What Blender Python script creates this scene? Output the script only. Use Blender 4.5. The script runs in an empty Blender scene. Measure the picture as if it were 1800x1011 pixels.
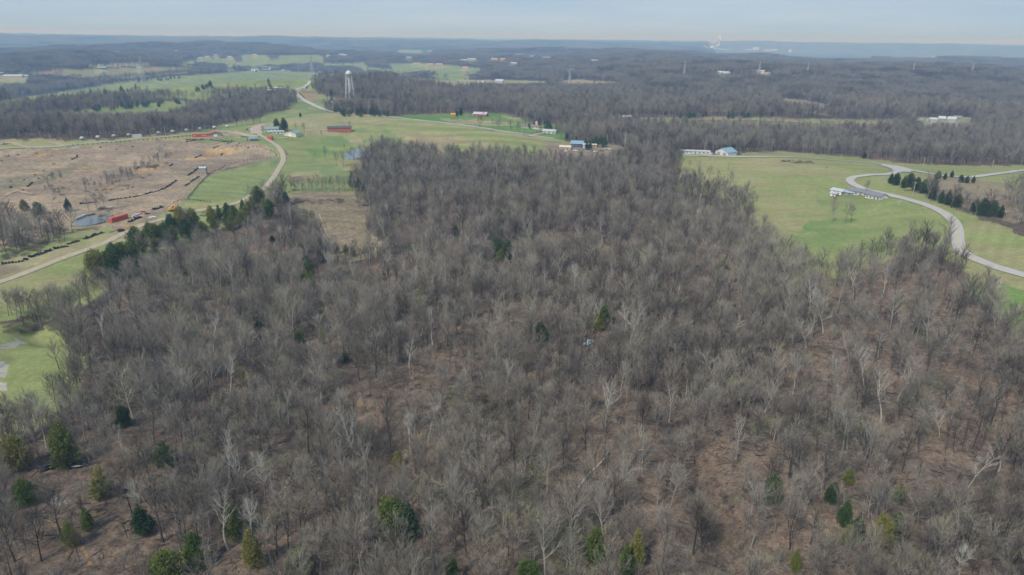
import bpy, math, random
import numpy as np
from mathutils import Vector, Matrix

# ------------------------------------------------------------------ camera, world, sun, exposure
SC = bpy.context.scene
COL = SC.collection
CAMZ = 112.0
PITCH = math.radians(20.2)      # below the horizon
ROLL = math.radians(0.57)
FPX = 1200.0                    # focal length in photo pixels (24 mm on a 36 mm wide frame)
_f = np.array([0, math.cos(PITCH), -math.sin(PITCH)])
_u0 = np.array([0, math.sin(PITCH), math.cos(PITCH)])
_r0 = np.array([1.0, 0, 0])
_r = math.cos(ROLL)*_r0 + math.sin(ROLL)*_u0
_u = math.cos(ROLL)*_u0 - math.sin(ROLL)*_r0
cd = bpy.data.cameras.new("camera"); cam = bpy.data.objects.new("camera", cd); COL.objects.link(cam)
cd.lens = 24; cd.sensor_width = 36; cd.clip_start = 1; cd.clip_end = 80000
cam.matrix_world = Matrix(((_r[0], _u[0], -_f[0], 0), (_r[1], _u[1], -_f[1], 0), (_r[2], _u[2], -_f[2], CAMZ), (0, 0, 0, 1)))
SC.camera = cam

SUN_EL, SUN_AZ = math.radians(48), math.radians(215)    # azimuth clockwise from +Y (the view direction)
W = bpy.data.worlds.new("World"); SC.world = W; W.use_nodes = True
nt = W.node_tree; nt.nodes.clear()
def N(nt, t, **k):
    n = nt.nodes.new(t)
    for a, b in k.items():
        if a in n.bl_rna.properties.keys(): setattr(n, a, b)
        else: n.inputs[a].default_value = b
    return n
sky = N(nt, 'ShaderNodeTexSky', sky_type='NISHITA', sun_disc=False, sun_elevation=SUN_EL, sun_rotation=SUN_AZ, altitude=300, air_density=1.0, dust_density=0.8, ozone_density=2.0)
tc = N(nt, 'ShaderNodeTexCoord'); mp = N(nt, 'ShaderNodeMapping'); mp.inputs['Scale'].default_value = (1.0, 1.0, 9.0)
nz = N(nt, 'ShaderNodeTexNoise', Scale=1.7, Detail=5.0, Roughness=0.55)
rp = N(nt, 'ShaderNodeMapRange'); rp.inputs[1].default_value = 0.3; rp.inputs[2].default_value = 0.72; rp.inputs[3].default_value = 0.90; rp.inputs[4].default_value = 0.97
mx = N(nt, 'ShaderNodeMixRGB'); mx.inputs[2].default_value = (3.5, 4.65, 5.9, 1)
bg = N(nt, 'ShaderNodeBackground', Strength=0.1); wo = N(nt, 'ShaderNodeOutputWorld')
L = nt.links.new
L(tc.outputs['Generated'], mp.inputs[0]); L(mp.outputs[0], nz.inputs['Vector']); L(nz.outputs[0], rp.inputs[0])
L(rp.outputs[0], mx.inputs[0]); L(sky.outputs[0], mx.inputs[1])
nz2 = N(nt, 'ShaderNodeTexNoise', Scale=2.3, Detail=6.0, Roughness=0.6); mp2 = N(nt, 'ShaderNodeMapping'); mp2.inputs['Scale'].default_value = (1.0, .6, 14.0); mp2.inputs['Rotation'].default_value = (0, .05, 0)
cl = N(nt, 'ShaderNodeValToRGB'); cl.color_ramp.elements[0].position = .36; cl.color_ramp.elements[0].color = (3.2, 4.45, 5.9, 1); cl.color_ramp.elements[1].position = .66; cl.color_ramp.elements[1].color = (4.1, 5.05, 6.15, 1)
L(tc.outputs['Generated'], mp2.inputs[0]); L(mp2.outputs[0], nz2.inputs['Vector']); L(nz2.outputs[0], cl.inputs[0]); L(cl.outputs[0], mx.inputs[2]); L(mx.outputs[0], bg.inputs[0]); L(bg.outputs[0], wo.inputs[0])
sd = bpy.data.lights.new("sun", 'SUN'); sd.energy = 2.9; sd.angle = math.radians(8); sd.color = (1.0, 0.93, 0.83)
so = bpy.data.objects.new("sun", sd); COL.objects.link(so)
sv = Vector((math.sin(SUN_AZ)*math.cos(SUN_EL), math.cos(SUN_AZ)*math.cos(SUN_EL), math.sin(SUN_EL)))
so.rotation_euler = sv.to_track_quat('Z', 'Y').to_euler()
SC.view_settings.view_transform = 'Standard'; SC.view_settings.look = 'None'
SC.view_settings.exposure = 0.25; SC.view_settings.gamma = 1.0
SC.cycles.use_denoising = True; SC.cycles.denoiser = 'OPENIMAGEDENOISE'; SC.cycles.denoising_input_passes = 'RGB_ALBEDO_NORMAL'; SC.cycles.use_adaptive_sampling = False
SC.cycles.max_bounces = 5; SC.cycles.diffuse_bounces = 2; SC.cycles.volume_bounces = 0; SC.cycles.glossy_bounces = 2
SC.cycles.transparent_max_bounces = 4

# ------------------------------------------------------------------ noise and terrain height
_g = np.random.RandomState(7).rand(512, 512)
def vn(x, y, s=0):
    x = x + s*37.31; y = y + s*91.7
    xi = np.floor(x).astype(np.int64); yi = np.floor(y).astype(np.int64)
    fx = x - xi; fy = y - yi
    fx = fx*fx*(3-2*fx); fy = fy*fy*(3-2*fy)
    a = _g[xi & 511, yi & 511]; b = _g[(xi+1) & 511, yi & 511]; c = _g[xi & 511, (yi+1) & 511]; d = _g[(xi+1) & 511, (yi+1) & 511]
    return (a*(1-fx)+b*fx)*(1-fy) + (c*(1-fx)+d*fx)*fy
def fbm(x, y, s=0, o=4):
    t = 0; a = 1; n = 0
    for i in range(o):
        t = t + a*vn(x*2**i, y*2**i, s+i*3.3); n += a; a *= 0.5
    return t/n
def sst(a, b, x):
    t = np.clip((x-a)/(b-a), 0, 1); return t*t*(3-2*t)
RIDGES = [  # crest points (x, y, height), half width
    ([(120,700,3),(190,640,9),(330,530,12),(330,430,13),(330,330,12),(420,240,12)], 95),
    ([(-760,620,9),(-520,700,11),(-300,760,13),(-230,930,16),(-40,800,12),(60,720,8),(140,690,4)], 90),
    ([(-1100,950,6),(-850,1120,10),(-650,1290,22),(-480,1400,34),(-330,1460,34),(-250,1200,16)], 170),
    ([(700,620,4),(450,560,6)], 90),
    ([(100,1150,3),(400,1100,6),(800,1200,8)], 120),
]
def _seg(x, y, a, b):
    dx, dy = b[0]-a[0], b[1]-a[1]; l2 = dx*dx+dy*dy
    t = np.clip(((x-a[0])*dx+(y-a[1])*dy)/l2, 0, 1)
    return (x-a[0]-t*dx)**2+(y-a[1]-t*dy)**2, a[2]+t*(b[2]-a[2])
def hgt(x, y):
    x = np.asarray(x, float); y = np.asarray(y, float)
    d = np.hypot(x, y)
    z = 2.2*(vn(x/70, y/70, 1)-.5)*sst(50, 200, d) + 0.35*(vn(x/9, y/9, 2)-.5)*(1-sst(600, 1200, d))
    z += 9*(vn(x/260, y/260, 3)-.5)*sst(150, 700, d)
    z += sst(800, 2600, d)*(1-sst(4600, 6000, d)*.6)*140*(fbm(x/1300, y/1300, 5, 4)-.54)
    z += 52*(fbm(x/420, y/420, 9, 3)-.5)*sst(1000, 2200, d)
    for pts, w in RIDGES:
        best = np.full(x.shape, 1e12); hh = np.zeros(x.shape)
        for a, b in zip(pts[:-1], pts[1:]):
            q, h_ = _seg(x, y, a, b); m = q < best
            best = np.where(m, q, best); hh = np.where(m, h_, hh)
        z += hh*np.exp(-best/(2*w*w*.5))
    mk = np.exp(-((x+400)/190)**4-((y-570)/190)**4); z += mk*(1.5*(fbm(x/34+.02*y, y/16, 71, 3)-.5)*2+1.6*(vn(x/75, y/40, 73)-.5))
    rv = fbm(x/120, y/120, 81, 2); z -= 5.0*np.exp(-((rv-.5)/.03)**2)*sst(85, 120, d)*(1-sst(380, 500, d))*(1-sst(130, 200, x))
    # shallow hollow through the near wood, rising to the right
    z += 6*sst(60, 330, x)*(1-sst(350, 600, d))*sst(60, 160, d) - 5*np.exp(-((x+20+0.12*y)**2)/(2*60**2))*(1-sst(350, 520, d))
    # far valley, bluff, plateau; beyond px 1235 the valley (river) widens
    azr = np.where(y > 1, x/np.maximum(y, 1), 5.0*np.sign(x))
    gap = sst(0.262, 0.286, azr)*(y > 0)
    z -= 75*sst(4900, 5900, d)
    front0 = 6000 + 500*(fbm(x/2500, y/2500, 11)-.5)
    r1 = sst(0, 1, (d-front0)/2600)*(1-gap)
    r2 = sst(0, 1, (d-12300-600*(fbm(x/3000, y/3000, 15)-.5))/1500)*gap
    z += (125 + 52*(fbm(x/2300, y/2300, 17, 3)-.55) + 55*np.exp(-((azr+.86)/.22)**2))*np.maximum(r1, r2)
    z -= 30*gap*sst(5600, 7000, d)*(1-sst(11500, 12500, d))
    z -= 45*sst(13500, 24000, d)
    z = np.maximum(z, -90)
    return z

def rays(px, py):
    px = np.atleast_1d(np.asarray(px, float)); py = np.atleast_1d(np.asarray(py, float))
    a = (px-900)/FPX; b = -(py-505.5)/FPX
    d = _f[None]+a[:, None]*_r[None]+b[:, None]*_u[None]
    return d
_T = 70*1.004**np.arange(0, 1480)
def march(px, py, off=0.0):
    """photo pixels -> points on the terrain (raised by off)"""
    D = rays(px, py); out = np.zeros((len(D), 3))
    for i, d in enumerate(D):
        x = d[0]*_T; y = d[1]*_T; z = CAMZ+d[2]*_T
        g = z-(hgt(x, y)+off); k = np.argmax(g < 0)
        if g[k] >= 0: k = len(_T)-1
        k = max(k, 1)
        t0, t1 = _T[k-1], _T[k]; w = g[k-1]/(g[k-1]-g[k]+1e-9); w = min(max(w, 0), 1); t = t0+(t1-t0)*w
        X, Y = d[0]*t, d[1]*t
        out[i] = (X, Y, float(hgt(X, Y)))
    return out
def at(px, py, off=0.0): return march([px], [py], off)[0]
def proj(P):
    P = np.atleast_2d(P)-np.array([0, 0, CAMZ]); w = P@_f
    return 900+FPX*(P@_r)/w, 505.5-FPX*(P@_u)/w, w
def hz(x, y): return float(hgt(x, y))

# ------------------------------------------------------------------ land cover, outlined on the photograph and dropped onto the terrain
def densify(pts, step=14):
    o = []
    for a, b in zip(pts, pts[1:]+pts[:1]):
        n = max(1, int(math.hypot(b[0]-a[0], b[1]-a[1])/step))
        for k in range(n): o.append((a[0]+(b[0]-a[0])*k/n, a[1]+(b[1]-a[1])*k/n))
    return o
def world_poly(pts):
    q = densify(pts); P = march([p[0] for p in q], [p[1] for p in q]); return P[:, :2]
def inside(poly, x, y):
    res = np.zeros(x.shape, bool)
    m = (x >= poly[:, 0].min()) & (x <= poly[:, 0].max()) & (y >= poly[:, 1].min()) & (y <= poly[:, 1].max())
    idx = np.nonzero(m)[0]
    if not len(idx): return res
    xx, yy = x[idx], y[idx]; c = np.zeros(len(idx), bool)
    X0, Y0 = poly[:, 0], poly[:, 1]; X1, Y1 = np.roll(X0, -1), np.roll(Y0, -1)
    for a, b, cx, cy in zip(X0, Y0, X1, Y1):
        if b == cy: continue
        k = ((b > yy) != (cy > yy)) & (xx < (cx-a)*(yy-b)/(cy-b)+a); c ^= k
    res[idx] = c; return res

TAN = (.30, .265, .155); DRY = (.27, .258, .13); GRS = (.175, .22, .095); LSH = (.135, .225, .065); OLV = (.215, .245, .098)
DIRT = (.31, .243, .17); ORG = (.46, .31, .14); BRN = (.225, .178, .135); GRV = (.34, .32, .29); RED = (.25, .15, .10)
# (kind, outline, colour, second colour, excludes trees)
COVER = [
 # near left meadow
 ('meadow', [(-80,572),(60,566),(122,582),(148,640),(140,690),(100,735),(40,768),(-80,785)], DRY, OLV, 1),
 ('patch', [(-60,600),(-5,606),(32,598),(40,605),(10,612),(-60,625)], GRV, GRV, 1),
 ('patch', [(-60,628),(8,626),(18,642),(6,662),(-60,672)], GRV, GRV, 1),
 ('patch', [(-60,674),(12,674),(16,682),(-60,688)], GRV, GRV, 1),
 # strip between the wood and the motocross field
 ('meadow', [(-80,568),(30,562),(110,556),(140,545),(196,505),(262,455),(335,420),(420,385),(480,355),(470,330),(420,345),(345,352),(300,366),(225,385),(190,400),(110,408),(60,425),(-80,455)], DRY, OLV, 1),
 ('patch', [(-80,478),(60,448),(180,414),(215,398),(340,372),(330,385),(230,420),(120,450),(0,485),(-80,505)], BRN, TAN, 1),
 # motocross field
 ('dirt', [(-80,262),(0,262),(120,256),(250,248),(400,236),(448,247),(483,262),(488,276),(470,282),(420,290),(380,302),(346,345),(300,372),(225,410),(190,398),(100,400),(60,425),(-80,455)], DIRT, BRN, 1),
 ('patch', [(-80,300),(10,292),(120,270),(160,285),(110,318),(20,330),(-80,335)], (.175,.165,.105), DIRT, 1),
 ('patch', [(100,395),(190,378),(250,372),(250,392),(190,400),(110,406)], (.21,.18,.11), DIRT, 1),
 # grass inside and round the entrance
 ('meadow', [(352,248),(400,245),(440,240),(500,262),(500,330),(470,348),(400,352),(318,356),(350,318),(385,303),(430,291),(485,278),(480,264),(450,250),(400,250)], OLV, GRS, 1),
 ('patch', [(352,248),(380,246),(436,240),(441,243),(420,247),(400,251)], LSH, LSH, 1),
 ('meadow', [(440,240),(500,225),(560,222),(640,225),(668,234),(672,268),(640,275),(605,290),(640,330),(640,345),(500,345),(490,300),(505,270),(470,250)], OLV, GRS, 1),
 ('patch', [(540,262),(580,250),(615,250),(618,262),(600,285),(560,290)], LSH, OLV, 1),
 ('patch', [(575,238),(640,238),(648,250),(600,258),(560,250)], LSH, GRS, 1),
 ('patch', [(505,300),(560,300),(560,318),(510,322)], (.24,.16,.11), DRY, 1),
 ('patch', [(585,278),(640,282),(640,300),(600,300)], (.25,.19,.13), DRY, 1),
 # clearing in the wood
 ('dirt', [(508,342),(560,336),(620,336),(640,342),(652,400),(668,430),(664,455),(600,462),(575,445),(552,420),(548,385),(510,352)], BRN, (.20,.17,.11), 1),
 ('patch', [(648,408),(664,420),(666,440),(655,445)], OLV, TAN, 1),
 # left meadow strip beside the long road
 ('meadow', [(-80,245),(0,246),(90,246),(150,248),(250,240),(400,226),(445,218),(520,205),(600,197),(600,212),(500,226),(448,238),(400,240),(250,250),(120,258),(0,264),(-80,265)], OLV, DRY, 1),
 # central field in front of the fenced road
 ('meadow', [(440,222),(480,210),(540,203),(610,198),(700,207),(800,219),(900,234),(985,244),(1040,262),(1035,280),(960,283),(880,288),(780,282),(700,272),(640,262),(600,240),(500,236)], TAN, OLV, 1),
 ('patch', [(700,235),(800,236),(830,252),(760,258),(720,252)], (.26,.21,.13), TAN, 1),
 ('patch', [(615,225),(672,222),(700,240),(690,262),(640,250)], OLV, GRS, 1),
 ('meadow', [(688,206),(700,203),(760,201),(800,199),(880,199),(915,207),(932,215),(990,222),(1008,240),(985,246),(950,240),(900,233),(800,219)], LSH, (.10,.18,.05), 1),
 ('patch', [(775,209),(830,210),(900,216),(912,219),(860,222),(800,217)], (.27,.235,.15), TAN, 1),
 ('patch', [(868,201),(905,205),(918,214),(900,211)], (.27,.235,.15), TAN, 1),
 ('meadow', [(955,250),(1040,252),(1095,256),(1102,292),(1000,298),(970,290)], (.24,.20,.14), BRN, 1),
 # ridge with the water tower road
 ('meadow', [(300,242),(380,222),(440,208),(505,192),(520,175),(500,165),(512,150),(545,142),(553,152),(560,165),(610,180),(640,184),(640,190),(600,192),(570,190),(590,199),(520,207),(440,218),(330,240)], GRS, OLV, 1),
 ('patch', [(528,158),(552,160),(562,170),(556,177),(540,176),(530,166)], (.28,.18,.12), (.25,.19,.13), 1),
 ('patch', [(560,166),(615,178),(620,184),(575,186)], TAN, OLV, 1),
 # left ridge meadows
 ('meadow', [(-80,188),(0,178),(70,167),(150,155),(215,144),(300,135),(380,129),(440,124),(500,124),(560,128),(600,132),(655,138),(655,142),(560,140),(550,150),(530,160),(500,170),(470,168),(430,168),(380,168),(345,176),(300,172),(240,173),(160,178),(110,181),(0,197),(-80,204)], GRS, OLV, 1),
 ('meadow', [(30,206),(100,199),(180,190),(260,182),(310,177),(400,176),(425,180),(405,190),(335,196),(310,214),(240,226),(170,224),(100,217),(30,214)], OLV, GRS, 1),
 ('meadow', [(30,128),(120,122),(200,120),(260,118),(330,119),(330,128),(240,136),(160,140),(100,134)], (.27,.20,.13), GRS, 1),
 ('meadow', [(-80,140),(0,133),(45,131),(55,150),(0,160),(-80,165)], GRS, OLV, 1),
 ('meadow', [(425,95),(470,97),(480,108),(425,108)], OLV, GRS, 1),
 ('meadow', [(400,112),(480,105),(565,102),(570,112),(480,119),(410,122)], OLV, GRS, 1),
 ('meadow', [(300,110),(410,101),(415,112),(330,118)], OLV, GRS, 1),
 ('meadow', [(620,117),(700,122),(770,127),(700,136),(635,130)], GRS, OLV, 1),
 ('meadow', [(685,112),(740,111),(800,115),(840,120),(865,126),(810,141),(765,137),(745,127),(690,124)], GRS, OLV, 1),
 ('meadow', [(700,88),(740,88),(745,95),(700,95)], OLV, OLV, 1),
 ('meadow', [(700,136),(800,140),(900,141),(960,143),(965,156),(860,158),(800,163),(760,154),(700,148)], GRS, TAN, 1),
 ('meadow', [(980,142),(1020,140),(1080,144),(1080,157),(990,157)], (.30,.25,.16), TAN, 1),
 # clearings right
 ('meadow', [(1240,186),(1300,184),(1306,196),(1248,197)], TAN, BRN, 1),
 ('meadow', [(150,112),(260,110),(262,116),(160,119)], OLV, TAN, 1),
 ('meadow', [(485,98),(560,96),(570,103),(490,105)], OLV, GRS, 1),
 ('meadow', [(1040,180),(1100,178),(1108,190),(1045,191)], OLV, TAN, 1),
 ('meadow', [(1380,134),(1412,132),(1418,141),(1385,142)], TAN, TAN, 1),
 ('meadow', [(560,112),(640,110),(650,120),(570,122)], OLV, GRS, 1),
 ('meadow', [(860,150),(905,148),(915,158),(870,160)], OLV, TAN, 1),
 ('meadow', [(1065,206),(1130,207),(1250,206),(1330,206),(1400,209),(1535,211),(1600,212),(1600,226),(1530,236),(1440,238),(1300,232),(1180,228),(1075,222)], (.24,.22,.12), OLV, 1),
 ('meadow', [(1605,207),(1690,206),(1715,210),(1710,236),(1620,236),(1598,220)], (.20,.22,.11), GRV, 1),
 ('meadow', [(1360,172),(1400,174),(1455,183),(1460,204),(1380,196)], (.25,.21,.14), BRN, 1),
 # right hill meadow
 ('meadow', [(1195,272),(1290,268),(1370,266),(1480,274),(1580,286),(1700,292),(1880,290),(1880,330),(1790,345),(1720,340),(1640,330),(1600,335),(1700,375),(1800,415),(1900,440),(1900,600),(1800,602),(1760,560),(1720,520),(1690,470),(1640,440),(1560,455),(1480,490),(1410,485),(1350,440),(1320,385),(1290,352),(1230,342),(1185,335),(1195,300)], DRY, OLV, 1),
 ('patch', [(1430,345),(1480,330),(1560,342),(1620,362),(1640,385),(1600,410),(1560,440),(1480,470),(1410,470),(1390,420),(1420,390),(1480,385),(1450,365)], LSH, OLV, 1),
 ('patch', [(1690,495),(1760,500),(1900,540),(1900,590),(1790,590),(1740,540)], LSH, GRS, 1),
 ('patch', [(1195,268),(1243,270),(1243,273),(1195,272)], LSH, LSH, 1),
 ('patch', [(1290,268),(1370,266),(1380,272),(1290,274)], (.24,.24,.13), OLV, 1),
 ('patch', [(1300,282),(1420,285),(1500,300),(1480,315),(1380,305),(1300,300)], TAN, DRY, 1),
 ('patch', [(88,880),(96,876),(108,882),(114,890),(104,894),(94,889)], (.2,.21,.215), (.2,.21,.215), 0),
 ('patch', [(118,925),(126,935),(140,955),(156,978),(168,992),(160,995),(146,975),(132,955),(120,936)], (.30,.185,.08), (.22,.15,.09), 0),
 ('patch', [(92,905),(112,925),(118,948),(104,940)], (.26,.17,.09), (.2,.14,.09), 0),
 ('patch', [(1640,310),(1720,315),(1800,330),(1860,345),(1800,395),(1740,380),(1700,350),(1640,330)], BRN, (.2,.17,.12), 1),
]
for poly in [[(75,268),(100,270),(60,276)],[(0,272),(12,273),(8,276),(-10,276)],[(130,297),(152,296),(155,303),(138,304)],[(165,298),(176,299),(174,305),(167,303)],[(100,312),(112,311),(115,316),(104,317)],[(0,296),(14,297),(6,301),(-10,300)],[(50,305),(64,304),(62,308)],[(10,340),(35,328),(40,331),(14,342)],[(236,300),(258,289),(292,290),(280,298),(262,303),(244,307)],[(178,334),(205,323),(208,326),(190,336)],[(348,276),(372,264),(412,260),(424,267),(402,270),(380,272),(362,278),(350,284)],[(395,268),(412,267),(412,273),(398,276)],[(428,262),(433,260),(428,268),(420,270)],[(328,279),(350,276),(345,283),(332,281)],[(215,396),(240,396),(240,402),(215,402)],[(30,335),(45,328),(44,334)],[(60,297),(78,295),(80,298)]]:
    COVER.append(('patch', poly, ORG, (.33,.21,.10), 1))
FARXY = [(22,136.0,50),(42,136.0,24),(2,131.0,12),(179,122.0,28),(245,121.0,16),(206,88.0,24),(206,95.0,18),(405,118.0,18),(843,148.0,22),(877,147.0,22),(818,120.5,24),(733,112.0,34),(756,114.5,30),(772,114.5,30),(829,107.0,44),(815,107.0,30),(869,106.0,32),(885,106.0,24),(903,112.5,28),(913,97.5,44),(961,103.0,46),(934,100.0,20),(1045,108.0,32),(1003,117.0,26),(1139,111.0,28),(755,90.0,20),(765,89.5,20),(719,102.0,24),(1334,129.0,26),(1345,132.0,22),(1266,130.0,18),(1277,131.0,18),(1640,214.5,18),(1655,213.0,16),(1672,214.0,20),(1682,212.0,18),(1736,216.0,15),(1596,102.0,40),(1619,101.0,24),(1624,101.0,22),(1643,100.0,26),(600,97.0,24),(606,98.0,20),(577,99.0,18),(448,98.0,20),(403,101.0,22),(380,98.0,20),(364,101.0,20),(353,103.0,20),(310,91.0,18)]
for px_, py_, w_ in FARXY:
    q_ = max(3.2, w_*.5*(py_-64-(px_-900)*.01)/115+1.5); t_ = 17/115*(py_-62)*.85
    if py_ < 140: COVER.append(('meadow', [(px_-q_,py_-1.2),(px_+q_,py_-1.2),(px_+q_*1.3,py_+t_*.5),(px_+q_,py_+t_),(px_-q_,py_+t_),(px_-q_*1.3,py_+t_*.5)], OLV, TAN, 1))
WPOLY = [(k, world_poly(p), a, b, e) for k, p, a, b, e in COVER]
EXTRA_TREES = [world_poly(p) for p in (   # woods standing inside the open ground
    [(-80,392),(40,398),(105,402),(90,430),(40,440),(-80,470)],
    [(1765,352),(1900,345),(1900,420),(1840,402),(1790,384)],
)]
FREE = [world_poly(p) for p in ([(-80,262),(0,262),(250,248),(400,236),(600,225),(640,240),(640,330),(500,345),(300,366),(190,395),(-80,440)],
    [(1560,290),(1880,290),(1880,345),(1800,368),(1775,392),(1700,372),(1640,345),(1560,320)], [(1200,272),(1480,274),(1600,290),(1600,335),(1700,380),(1800,420),(1800,500),(1690,460),(1560,440),(1400,440),(1300,340)])]
def tree_free(x, y):
    f = np.zeros(x.shape, bool); a_ = 20*sst(150, 260, np.hypot(x, y))
    x, y = x+(vn(x/19, y/19, 95)-.5)*a_, y+(vn(x/19, y/19, 97)-.5)*a_
    for w in FREE: f |= inside(w, x, y)
    for k, w, a, b, e in WPOLY:
        if e: f |= inside(w, x, y)
    for w in EXTRA_TREES: f &= ~inside(w, x, y)
    return f

# ------------------------------------------------------------------ materials
MATS = {}
def mat_basic(name, col, rough=.8, metal=0.0, noise=0.12, scale=1.5, spec=.3):
    if name in MATS: return MATS[name]
    m = bpy.data.materials.new(name); m.use_nodes = True; t = m.node_tree; b = t.nodes['Principled BSDF']
    b.inputs['Roughness'].default_value = rough; b.inputs['Metallic'].default_value = metal; b.inputs['Specular IOR Level'].default_value = spec
    g = N(t, 'ShaderNodeNewGeometry'); n = N(t, 'ShaderNodeTexNoise', Scale=scale, Detail=4.0)
    r = N(t, 'ShaderNodeMapRange'); r.inputs[1].default_value = .25; r.inputs[2].default_value = .75; r.inputs[3].default_value = 1-noise*1.6; r.inputs[4].default_value = 1+noise
    v = N(t, 'ShaderNodeVectorMath', operation='SCALE'); v.inputs[0].default_value = col[:3]
    t.links.new(g.outputs['Position'], n.inputs['Vector']); t.links.new(n.outputs[0], r.inputs[0]); t.links.new(r.outputs[0], v.inputs['Scale']); t.links.new(v.outputs[0], b.inputs['Base Color'])
    MATS[name] = m; return m
def mat_tree(name, ramp, rough=.9, wscale=.09, trans=0.0):
    """colour differs from tree to tree: object random plus a world-space noise about one crown wide"""
    m = bpy.data.materials.new(name); m.use_nodes = True; t = m.node_tree; b = t.nodes['Principled BSDF']
    b.inputs['Roughness'].default_value = rough; b.inputs['Specular IOR Level'].default_value = .1
    oi = N(t, 'ShaderNodeObjectInfo'); g = N(t, 'ShaderNodeNewGeometry'); n = N(t, 'ShaderNodeTexNoise', Scale=wscale, Detail=2.0)
    n2 = N(t, 'ShaderNodeTexNoise', Scale=wscale*.12, Detail=2.0)
    a = N(t, 'ShaderNodeMath', operation='MULTIPLY_ADD'); a.inputs[1].default_value = 1.1; a.inputs[2].default_value = -.55
    c = N(t, 'ShaderNodeMath', operation='ADD'); c2 = N(t, 'ShaderNodeMath', operation='MULTIPLY_ADD'); c2.inputs[1].default_value = 1.0; 
    cr = N(t, 'ShaderNodeValToRGB'); e = cr.color_ramp.elements
    e[0].position = ramp[0][0]; e[0].color = (*ramp[0][1], 1); e[1].position = ramp[-1][0]; e[1].color = (*ramp[-1][1], 1)
    for p, cc in ramp[1:-1]:
        q = e.new(p); q.color = (*cc, 1)
    k = t.links.new
    k(g.outputs['Position'], n.inputs['Vector']); k(g.outputs['Position'], n2.inputs['Vector']); k(n.outputs[0], a.inputs[0])
    s = N(t, 'ShaderNodeMath', operation='ADD'); k(a.outputs[0], s.inputs[0]); k(oi.outputs['Random'], c2.inputs[0])
    k(n2.outputs[0], s.inputs[1]); c2.inputs[1].default_value = .9
    s2 = N(t, 'ShaderNodeMath', operation='ADD'); s2.inputs[1].default_value = -.45; k(s.outputs[0], s2.inputs[0]); k(s2.outputs[0], c2.inputs[2]); k(c2.outputs[0], cr.inputs[0])
    k(cr.outputs[0], b.inputs['Base Color'])
    MATS[name] = m; return m
M_TWIG = mat_tree('bare twigs', [(0,(.135,.118,.093)),(.25,(.215,.195,.158)),(.45,(.295,.275,.228)),(.6,(.375,.352,.30)),(.7,(.335,.275,.212)),(.82,(.225,.21,.176)),(.93,(.375,.35,.27)),(1,(.30,.295,.165))])
M_TWIGM = mat_tree('clump twigs with painted self-shade', [(0,(.085,.078,.066)),(.25,(.14,.132,.112)),(.45,(.20,.192,.165)),(.6,(.26,.25,.22)),(.7,(.225,.195,.16)),(.82,(.15,.145,.128)),(.93,(.26,.25,.20)),(1,(.20,.20,.12))])  # clumps lack fine twigs to shade each other; that self-shade is darkened into this ramp
M_TWIGD = mat_tree('mid tree twigs with painted self-shade', [(0,(.12,.108,.09)),(.25,(.19,.178,.15)),(.45,(.265,.252,.212)),(.6,(.335,.32,.275)),(.7,(.295,.25,.20)),(.82,(.205,.195,.168)),(.93,(.335,.32,.25)),(1,(.27,.265,.15))])  # middle-distance trees: same twigs, some self-shade painted in as a darker ramp
M_BARK = mat_tree('grey bark', [(0,(.045,.04,.035)),(.4,(.11,.10,.09)),(.75,(.22,.205,.185)),(1,(.36,.34,.31))])
M_PALE = mat_tree('pale sycamore bark', [(0,(.30,.29,.255)),(1,(.50,.485,.43))])
M_PTWIG = mat_tree('pale sycamore twigs', [(0,(.26,.24,.21)),(1,(.42,.40,.36))])
M_CEDAR = mat_tree('evergreen needles', [(0,(.055,.105,.035)),(.35,(.10,.15,.038)),(.7,(.165,.185,.045)),(1,(.24,.22,.07))])
M_PINE = mat_tree('dark pine needles', [(0,(.04,.08,.034)),(1,(.08,.12,.045))])
M_CBARK = mat_basic('cedar bark', (.11,.085,.065))
M_BRUSH = mat_tree('brush twigs', [(0,(.16,.135,.115)),(.6,(.25,.215,.18)),(.85,(.22,.22,.13)),(1,(.17,.21,.08))])

def ground_material():
    m = bpy.data.materials.new('ground cover'); m.use_nodes = True; t = m.node_tree; b = t.nodes['Principled BSDF']; k = t.links.new
    b.inputs['Roughness'].default_value = .95; b.inputs['Specular IOR Level'].default_value = .05
    at_ = N(t, 'ShaderNodeAttribute', attribute_name='cov'); g = N(t, 'ShaderNodeNewGeometry')
    cur = at_.outputs['Color']
    for sc, lo, hi, det in ((.035, .82, 1.16, 6.0), (.35, .68, 1.32, 6.0), (1.1, .62, 1.38, 5.0), (3.5, .7, 1.3, 3.0)):
        n = N(t, 'ShaderNodeTexNoise', Scale=sc, Detail=det, Roughness=.6); r = N(t, 'ShaderNodeMapRange')
        r.inputs[1].default_value = .3; r.inputs[2].default_value = .7; r.inputs[3].default_value = lo; r.inputs[4].default_value = hi
        v = N(t, 'ShaderNodeVectorMath', operation='SCALE')
        k(g.outputs['Position'], n.inputs['Vector']); k(n.outputs[0], r.inputs[0]); k(r.outputs[0], v.inputs['Scale']); k(cur, v.inputs[0]); cur = v.outputs[0]
    mm = N(t, 'ShaderNodeMixRGB'); k(at_.outputs['Alpha'], mm.inputs[0]); k(at_.outputs['Color'], mm.inputs[1]); k(cur, mm.inputs[2]); k(mm.outputs[0], b.inputs['Base Color'])
    return m
M_GROUND = ground_material()

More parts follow.
